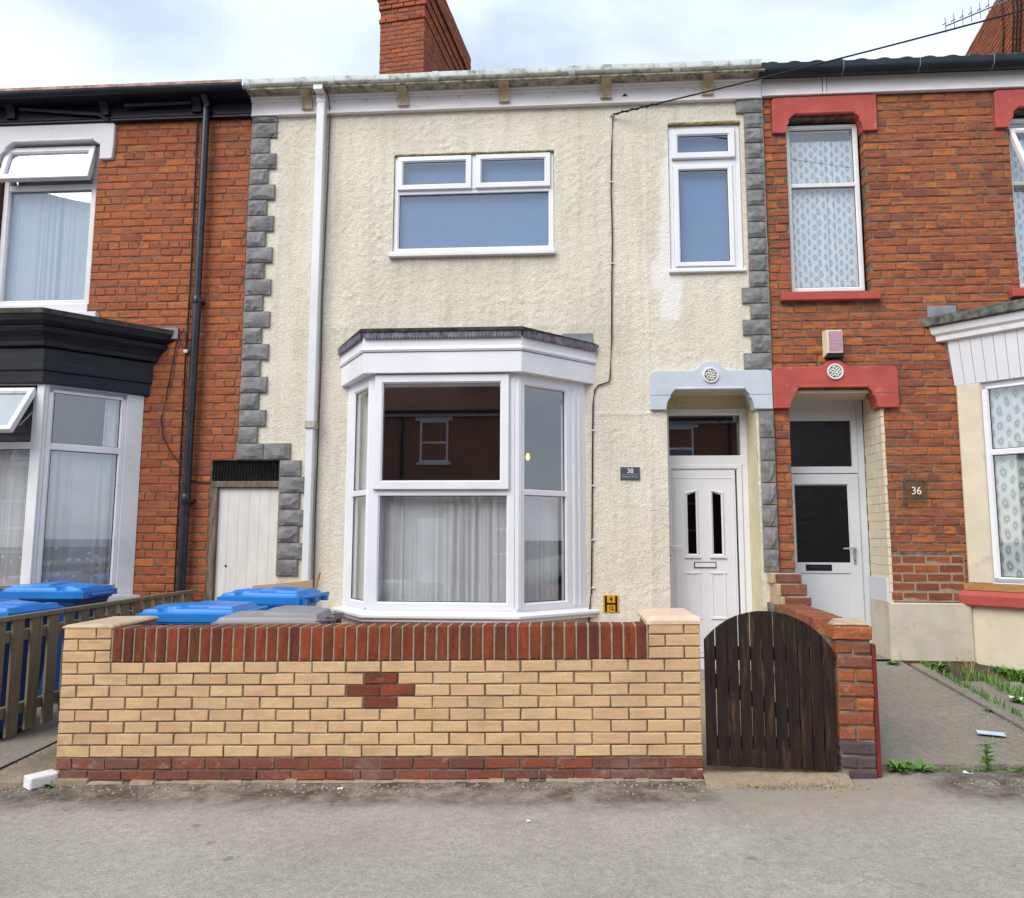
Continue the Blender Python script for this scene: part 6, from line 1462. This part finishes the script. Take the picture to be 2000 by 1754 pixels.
# ------------------------------------------------------------------ signs
sg = thing('house_sign', 'small slate grey house sign reading 38 on the cream wall', 'sign', (.67, -.02, 2.18))
MB().cbox(.573, .768, -.022, -.004, 2.118, 2.246, .002).build('plate', M['sign_grey'], sg)
text('38', .066, (.672, -.0235, 2.205), M['sign_white'], sg, 'number', .001, 1.0)
text('Sherburn Street', .026, (.6705, -.0235, 2.148), M['sign_pale'], sg, 'lettering', .0008, .92)
MB().box(.585, .756, -.0232, -.0215, 2.1685, 2.1705).build('rule', M['sign_pale'], sg)
hs = thing('hydrant_sign', 'small yellow sign with a black H and the numbers 4 and 12', 'sign', (.46, -.02, .87))
MB().cbox(.383, .541, -.016, -.004, .784, .957, .003).build('plate', M['sign_yellow'], hs)
MB().box(.399, .421, -.0178, -.0155, .792, .948).box(.503, .525, -.0178, -.0155, .792, .948).box(.421, .503, -.0178, -.0155, .860, .880).build('letter_h', M['sign_black'], hs)
text('4', .062, (.463, -.0172, .914), M['sign_black'], hs, 'number', .001, .9, bold=.0015)
text('12', .062, (.463, -.0172, .826), M['sign_black'], hs, 'number', .001, .85, bold=.0015)
pq = thing('number_plaque', 'clear square plaque with white number 36 on the red brick wall', 'sign', (3.46, -.03, 2.0))
MB().cbox(3.338, 3.588, -.036, -.026, 1.876, 2.128, .006).build('plate', M['glass_plaque'], pq)
text('36', .105, (3.480, -.0372, 1.998), M['rosette'], pq, 'number', .001, .95)
sc_ = MB()
for (x, z) in ((3.36, 2.105), (3.565, 2.105), (3.36, 1.90), (3.565, 1.90)): sc_.lathe([(.006, -.04), (.006, .0)], 8, Matrix.Translation((x, 0, z)), 'y')
sc_.build('fixing', M['galv'], pq)
al = thing('alarm_box', 'yellowed burglar alarm box with a faded pink label above the red lintel', 'alarm', (2.74, -.05, 3.49))
MB().add([(2.648, .0, 3.36), (2.826, .0, 3.36), (2.826, .0, 3.640), (2.648, .0, 3.640), (2.668, -.085, 3.395), (2.822, -.085, 3.395), (2.822, -.085, 3.632), (2.664, -.085, 3.632)], [(0, 1, 5, 4), (1, 2, 6, 5), (2, 3, 7, 6), (3, 0, 4, 7), (4, 5, 6, 7)]).build('case', M['alarm_cream'], al, bevel=.006)
lb = MB().box(2.683, 2.815, -.0868, -.0845, 3.410, 3.618).build('label', M['alarm_pink'], al)
pr = MB(); rng = random.Random(2)
for (z, h, n) in ((3.588, .018, 6), (3.560, .018, 7), (3.532, .018, 7), (3.498, .010, 8), (3.468, .012, 5), (3.440, .010, 6)):
    for k in range(n):
        x = 2.697 + k * .106 / n; pr.box(x, x + .106 / n * .62, -.0878, -.0866, z, z + h * rng.uniform(.75, 1.0))
o = pr.build('faded_print', M['alarm_text'], lb); o['kind'] = 'stuff'
MB().cbox(2.664, 2.824, -.088, -.002, 3.345, 3.394, .006).build('strobe_lens', M['black_plastic'], al)
oc = MB(); P0, P1 = Vector((.548, -.05, 6.055)), Vector((5.5, -3.6, 6.62))
pts = []
P1 = Vector((4.37, -1.5, 6.178))
for k in range(25):
    t = k / 24 * 1.5; q = P0 + (P1 - P0) * t; pts.append((q.x, q.y, q.z - .05 * math.sin(PI * t / 1.5)))
o = oc.tube(pts, .008, 6).build('overhead_cable', M['cable'], None); tag(o, 'black overhead telephone cable running from the cream wall up to the right', 'cable')
o = MB().tube([P0 + (Vector(pts[2]) - P0) * t + Vector((0, .012 * math.sin(t * 30), .012 * math.cos(t * 30))) for t in [i / 30 for i in range(31)]], .006, 5).build('cable_grip', M['cable'], o)

# ------------------------------------------------------------------ weeds, litter, pebbles
def weed(name, label, loc, n, ln, wd, seed, mat='leaf', up=.6, stem=0.0, group='weeds along the pavement edge'):
    rng = random.Random(seed); t = MB()
    for k in range(n):
        a = rng.uniform(0, 6.28); l = ln * rng.uniform(.55, 1.1); w_ = wd * rng.uniform(.7, 1.15); e = up * rng.uniform(.5, 1.4); zb = rng.uniform(0, stem)
        d = Vector((math.cos(a), math.sin(a), 0)); s_ = Vector((-math.sin(a), math.cos(a), 0)); vs = []; 
        for i, (f, ww) in enumerate(((0, .15), (.35, .9), (.7, .8), (1.0, .05))):
            p = d * (l * f) + Vector((0, 0, zb + l * e * f * (1.25 - .75 * f)))
            fold = Vector((0, 0, .18 * w_ * ww))
            vs += [p - s_ * (w_ * ww * .5) + fold, p, p + s_ * (w_ * ww * .5) + fold]
        fs = []
        for i in range(3):
            for c in range(2): fs.append((i * 3 + c, i * 3 + c + 1, i * 3 + c + 4, i * 3 + c + 3))
        t.add([Vector(loc) + v for v in vs], fs)
    if stem: t.tube([loc, (loc[0] + .008, loc[1], loc[2] + stem)], .003, 5)
    o = link(name, t.mesh(name, True, fix=False), None, M[mat]); tag(o, label, 'weed', group); return o
ez = lambda x: sx(x) - .004
weed('weed_plant', 'broad leafed green weed at the foot of the brick pier, left one of the pair', (2.06, -2.75, ez(2.06)), 34, .125, .026, 1, up=1.0)
weed('weed_plant', 'green weed clump right beside the left clump at the path edge', (2.19, -2.75, ez(2.19)), 30, .105, .024, 2, up=.9)
weed('weed_plant', 'tall stemmed weed in the middle of the right hand path edge', (2.585, -2.76, ez(2.58)), 44, .065, .022, 3, up=.6, stem=.17)
weed('weed_plant', 'small flat weed just right of the tall stemmed weed', (2.73, -2.75, ez(2.73)), 14, .045, .015, 4, up=.5)
weed('weed_plant', 'green weed at the far right end of the path edge', (2.965, -2.76, ez(2.96)), 28, .10, .02, 5, up=1.0)
weed('weed_plant', 'round leafed weed at the left corner of the yellow wall beside the white block', (-3.30, -2.93, ez(-3.30) - .005), 16, .05, .024, 6, up=.9)
weed('weed_plant', 'tiny yellow green weed under the gate, by the pier', (1.60, -2.98, sx(1.6)), 18, .04, .008, 7, up=.8)
weed('weed_plant', 'tiny weed at the right corner of the yellow wall', (.86, -2.97, sx(.86)), 14, .03, .008, 8, up=.7)
weed('weed_plant', 'low green weed in front of the air brick, at the back of the right path', (3.14, -.12, rpz(3.14, -.12)), 40, .09, .016, 9, up=.6)
weed('weed_plant', 'leafy weed between the air brick and the kerb', (3.47, -.32, rpz(3.4, -.3)), 60, .13, .022, 10, up=.8)
weed('weed_plant', 'dark weed clump growing on the path side of the low kerb', (3.285, -1.55, rpz(3.27, -1.55)), 26, .09, .018, 11, mat='leaf_dark', up=.5)
weed('weed_plant', 'large leafed weed beside the white scrap on the yard slabs', (3.62, -1.35, rpz(3.6, -1.35)), 20, .12, .045, 12, up=.8)
weed('weed_plant', 'weed clump at the near end of the low kerb, above the pale leaflet', (3.36, -2.18, rpz(3.3, -2.18)), 34, .10, .018, 13, mat='leaf_dark', up=.5)
gm = MB(); rng = random.Random(30)
def blade(x, y, z, l, w_, a, lean, t):
    d = Vector((math.cos(a), math.sin(a), 0)); s_ = Vector((-math.sin(a), math.cos(a), 0)) * w_ * .5; p = Vector((x, y, z))
    q1 = p + d * (l * lean * .35) + Vector((0, 0, l * .55)); q2 = p + d * (l * lean) + Vector((0, 0, l * (1 - .35 * lean)))
    t.add([p - s_, p + s_, q1 + s_ * .8, q1 - s_ * .8, q2], [(0, 1, 2, 3), (3, 2, 4)])
for k in range(5200):
    f = rng.random(); x = 3.95 + f * 1.3; y = -.30 - rng.random() * (.35 + .3 * min(1, f * 1.2)) - max(0, min(.66, (x - 3.945) * .98))
    if y < -1.5: continue
    blade(x, y, rpz(3.6, y) - .01, rng.uniform(.03, .10), rng.uniform(.014, .030), rng.uniform(0, 6.28), rng.uniform(.3, 1.0), gm)
o = link('ground_weeds', gm.mesh('ground_weeds', True, fix=False), None, M['leaf_dark']); tag(o, 'mat of green ground weeds along the foot of the right bay', 'weeds', None, 'stuff')
gm = MB()
for k in range(1100):
    y = -rng.random() ** .8 * 1.95 - .35; x = 3.70 + .22 * (y + 1.3) * -.25 + rng.gauss(0, .05)
    if rng.random() < .35: x = 3.378 + rng.gauss(0, .02); y = -rng.uniform(.2, 2.6)
    blade(x, y, rpz(3.6, y), rng.uniform(.04, .13), .007, rng.uniform(0, 6.28), rng.uniform(.3, .9), gm)
for k in range(160):
    y = -rng.uniform(.2, 2.8); blade(-3.77 + rng.gauss(0, .02), y, passage_z(-3.77, y) + .0, rng.uniform(.02, .06), .008, rng.uniform(0, 6.28), .7, gm)
for k in range(240):
    x = rng.uniform(2.0, 3.1); blade(x, -2.735 + rng.gauss(0, .012), ez(x), rng.uniform(.015, .05), .006, rng.uniform(0, 6.28), .8, gm)
o = link('joint_grass', gm.mesh('joint_grass', True, fix=False), None, M['leaf']); tag(o, 'thin green grass growing in the slab joints and path edges', 'grass', None, 'stuff')
gm = MB()
for k in range(26): blade(3.62 + rng.gauss(0, .05), -.55 + rng.gauss(0, .15), rpz(3.6, -.5), rng.uniform(.15, .30), .005, rng.uniform(0, 6.28), .6, gm)
for k in range(220): x = rng.uniform(1.0, 1.75); blade(x, -3.02 + rng.gauss(0, .03), sx(x), rng.uniform(.010, .03), .005, rng.uniform(0, 6.28), 1.1, gm)
o = link('dry_grass', gm.mesh('dry_grass', True, fix=False), None, M['straw']); tag(o, 'dry straw coloured grass stalks by the slabs and below the gate', 'grass', None, 'stuff')
pb = MB()
def pebble(x, y, z, r, t):
    a = rng.uniform(0, 3); vs = []
    for (dz, q) in ((-.2, .8), (.35, .9), (.75, .45)):
        for k in range(5): b_ = a + k * 1.2566; vs.append((x + r * q * math.cos(b_) * rng.uniform(.7, 1.3), y + r * q * math.sin(b_) * rng.uniform(.7, 1.3), z + r * dz))
    fs = [(10, 11, 12, 13, 14)]
    for i in range(2):
        for k in range(5): j = (k + 1) % 5; fs.append((i * 5 + k, i * 5 + j, i * 5 + 5 + j, i * 5 + 5 + k))
    t.add(vs, fs)
for k in range(1000):
    x = rng.uniform(-3.6, 3.2); y = -2.93 - abs(rng.gauss(0, .10)); pebble(x, y, pave_z(x, y), rng.choice((.003, .004, .005, .006, .009, .012)), pb)
for k in range(700):
    x = rng.uniform(-4.2, 3.6); y = rng.uniform(-4.6, -2.95); pebble(x, y, pave_z(x, y), rng.choice((.002, .003, .003, .004, .005)), pb)
for k in range(240):
    x = 3.12 + rng.gauss(0, .08); y = -1.95 + rng.gauss(0, .2); x = min(x, 3.25); pebble(x, y, rpz(x, y), rng.uniform(.003, .011), pb)
o = pb.build('loose_grit', M['pebble'], None, smooth=False); tag(o, 'loose grit and pale pebbles scattered at the foot of the walls', 'gravel', None, 'stuff')
wb = MB().cbox(-.085, .085, -.05, .05, .0, .075, .008).build('white_block', M['white_block'], None, bevel=.006); wb.location = (-3.375, -2.925, -.062); wb.rotation_euler = (.03, .0, math.radians(58))
tag(wb, 'white painted block lying against the left corner of the yellow wall', 'block')
lf = MB().box(-.085, .085, -.052, .052, 0, .003); lf.v = [(x, y, z + .010 * abs(x) / .08 + .004 * math.sin(y * 60)) for x, y, z in lf.v]
lf = lf.build('leaflet', M['leaflet'], None); lf.location = (2.985, -2.06, rpz(2.98, -2.06) + .004); lf.rotation_euler = (0, 0, math.radians(-22)); tag(lf, 'pale blue and white leaflet lying on the right hand path', 'leaflet')
def scrap(loc, r, label, seed):
    r_ = random.Random(seed); mb = MB(); vs = []
    for i in range(4):
        for j in range(4): vs.append((loc[0] + (i - 1.5) * r * r_.uniform(.6, .9), loc[1] + (j - 1.5) * r * .6, loc[2] + r_.uniform(.004, r * .9)))
    fs = [(i * 4 + j, (i + 1) * 4 + j, (i + 1) * 4 + j + 1, i * 4 + j + 1) for i in range(3) for j in range(3)]
    o = link('paper_scrap', mb.add(vs, fs).mesh('paper_scrap', False, fix=False), None, M['rubbish_white']); s_ = o.modifiers.new('s', 'SOLIDIFY'); s_.thickness = .002; tag(o, label, 'litter', 'scraps of white litter')
scrap((3.62, -1.28, rpz(3.6, -1.3) + .01), .045, 'crumpled white scrap behind the large leafed weed in the right yard', 1)
scrap((-.20, -3.56, sx(-.2) + .002), .009, 'tiny pale scrap lying alone on the open grey pavement, away from the wall', 4)
scrap((2.455, -2.79, ez(2.45)), .022, 'small white scrap between the weeds at the path edge', 2)
scrap((-1.385, -3.02, sx(-1.38)), .014, 'tiny white scrap on the pavement at the foot of the yellow wall', 3)

# ------------------------------------------------------------------ houses across the street (seen mirrored in the panes)
M['far_brick'] = None
def far_brick():
    m, N, L, b = new_mat('distant_red_brick'); b.inputs['Roughness'].default_value = .9
    tc = N.new('ShaderNodeNewGeometry').outputs['Position']; mp = N.new('ShaderNodeMapping'); mp.inputs['Rotation'].default_value = (PI / 2, 0, 0); L.new(tc, mp.inputs[0])
    bt = N.new('ShaderNodeTexBrick'); bt.inputs['Scale'].default_value = 4.2; bt.inputs['Color1'].default_value = (.32, .12, .075, 1); bt.inputs['Color2'].default_value = (.24, .095, .062, 1); bt.inputs['Mortar'].default_value = (.26, .19, .15, 1); bt.inputs['Mortar Size'].default_value = .03
    L.new(mp.outputs[0], bt.inputs['Vector']); L.new(bt.outputs['Color'], b.inputs['Base Color']); return m
M['far_brick'] = far_brick()
def far_house(x0):
    t = thing('opposite_house', 'red brick terraced house across the street, seen only as a window reflection', 'house', (x0, -18.2, 0), 'terraced houses across the street', world_children=False)
    R = Matrix.Rotation(PI, 4, 'Z') @ Matrix.Translation((-5.6, 0, 0))   # local front (low y) turned to face the cream house
    MB().box(0, 5.6, 0, 8, -.6, 5.5, R).build('wall', M['far_brick'], t)
    MB().add([(0, -.3, 5.66), (5.6, -.3, 5.66), (5.6, 4, 8.5), (0, 4, 8.5), (0, 8.3, 5.66), (5.6, 8.3, 5.66)], [(0, 1, 2, 3), (3, 2, 5, 4), (0, 4, 5, 1), (0, 3, 4), (1, 5, 2)], R).build('roof', M['terracotta'], t)
    MB().box(0, 5.6, -.12, .0, 5.48, 5.66, R).build('fascia', M['white_paint'], t)
    MB().box(0.02, 5.58, -.30, -.14, 5.58, 5.66, R).build('gutter', M['gutter_black'], t)
    MB().tube([(2.45, -.1, 5.5), (2.45, -.1, 0)], .05, 8, R).build('downpipe', M['black_pipe'], t)
    for (a, b, c, d, ln) in ((.9, 1.85, 3.95, 5.35, 1), (3.7, 4.65, 3.95, 5.35, 1), (3.3, 5.0, .9, 2.7, 0)):
        w = MB().frame(a, b, c, d, .07, -.02, .05, R).box(a + .06, b - .06, -.01, .04, c + (d - c) * .45, c + (d - c) * .45 + .06, R).build('window', M['upvc'], t)
        MB().box(a + .06, b - .06, .02, .03, c + .06, d - .06, R).build('pane', M['blind'], w)
        if ln: MB().box(a - .15, b + .15, -.03, .02, d, d + .16, R).build('lintel', M['white_paint'], t); MB().box(a - .1, b + .1, -.06, .02, c - .09, c, R).build('sill', M['white_paint'], t)
    T = R @ Matrix.Translation((0, -.03, 4.62)) @ Matrix.Rotation(math.radians(-24), 4, 'X') @ Matrix.Translation((0, 0, -4.62))
    s = MB().frame(3.72, 4.63, 4.0, 4.6, .07, -.03, .02, T).build('open_sash', M['upvc'], t); MB().box(3.78, 4.57, -.01, .0, 4.06, 4.54, T).build('sash_pane', M['glass_up'], s)
    d_ = MB().box(1.0, 1.9, -.02, .05, .0, 2.1, R).build('door', M['upvc'], t)
    MB().box(.2, .9, 1.5, 3.0, 6.5, 9.6, R).build('chimney', M['far_brick'], t)
    return t
fh = far_house(-8.55)
for x in (-25.35, -19.75, -14.15, -2.95, 2.65, 8.25, 13.85): copy_tree(fh, None, (x, -18.2, 0), 0)
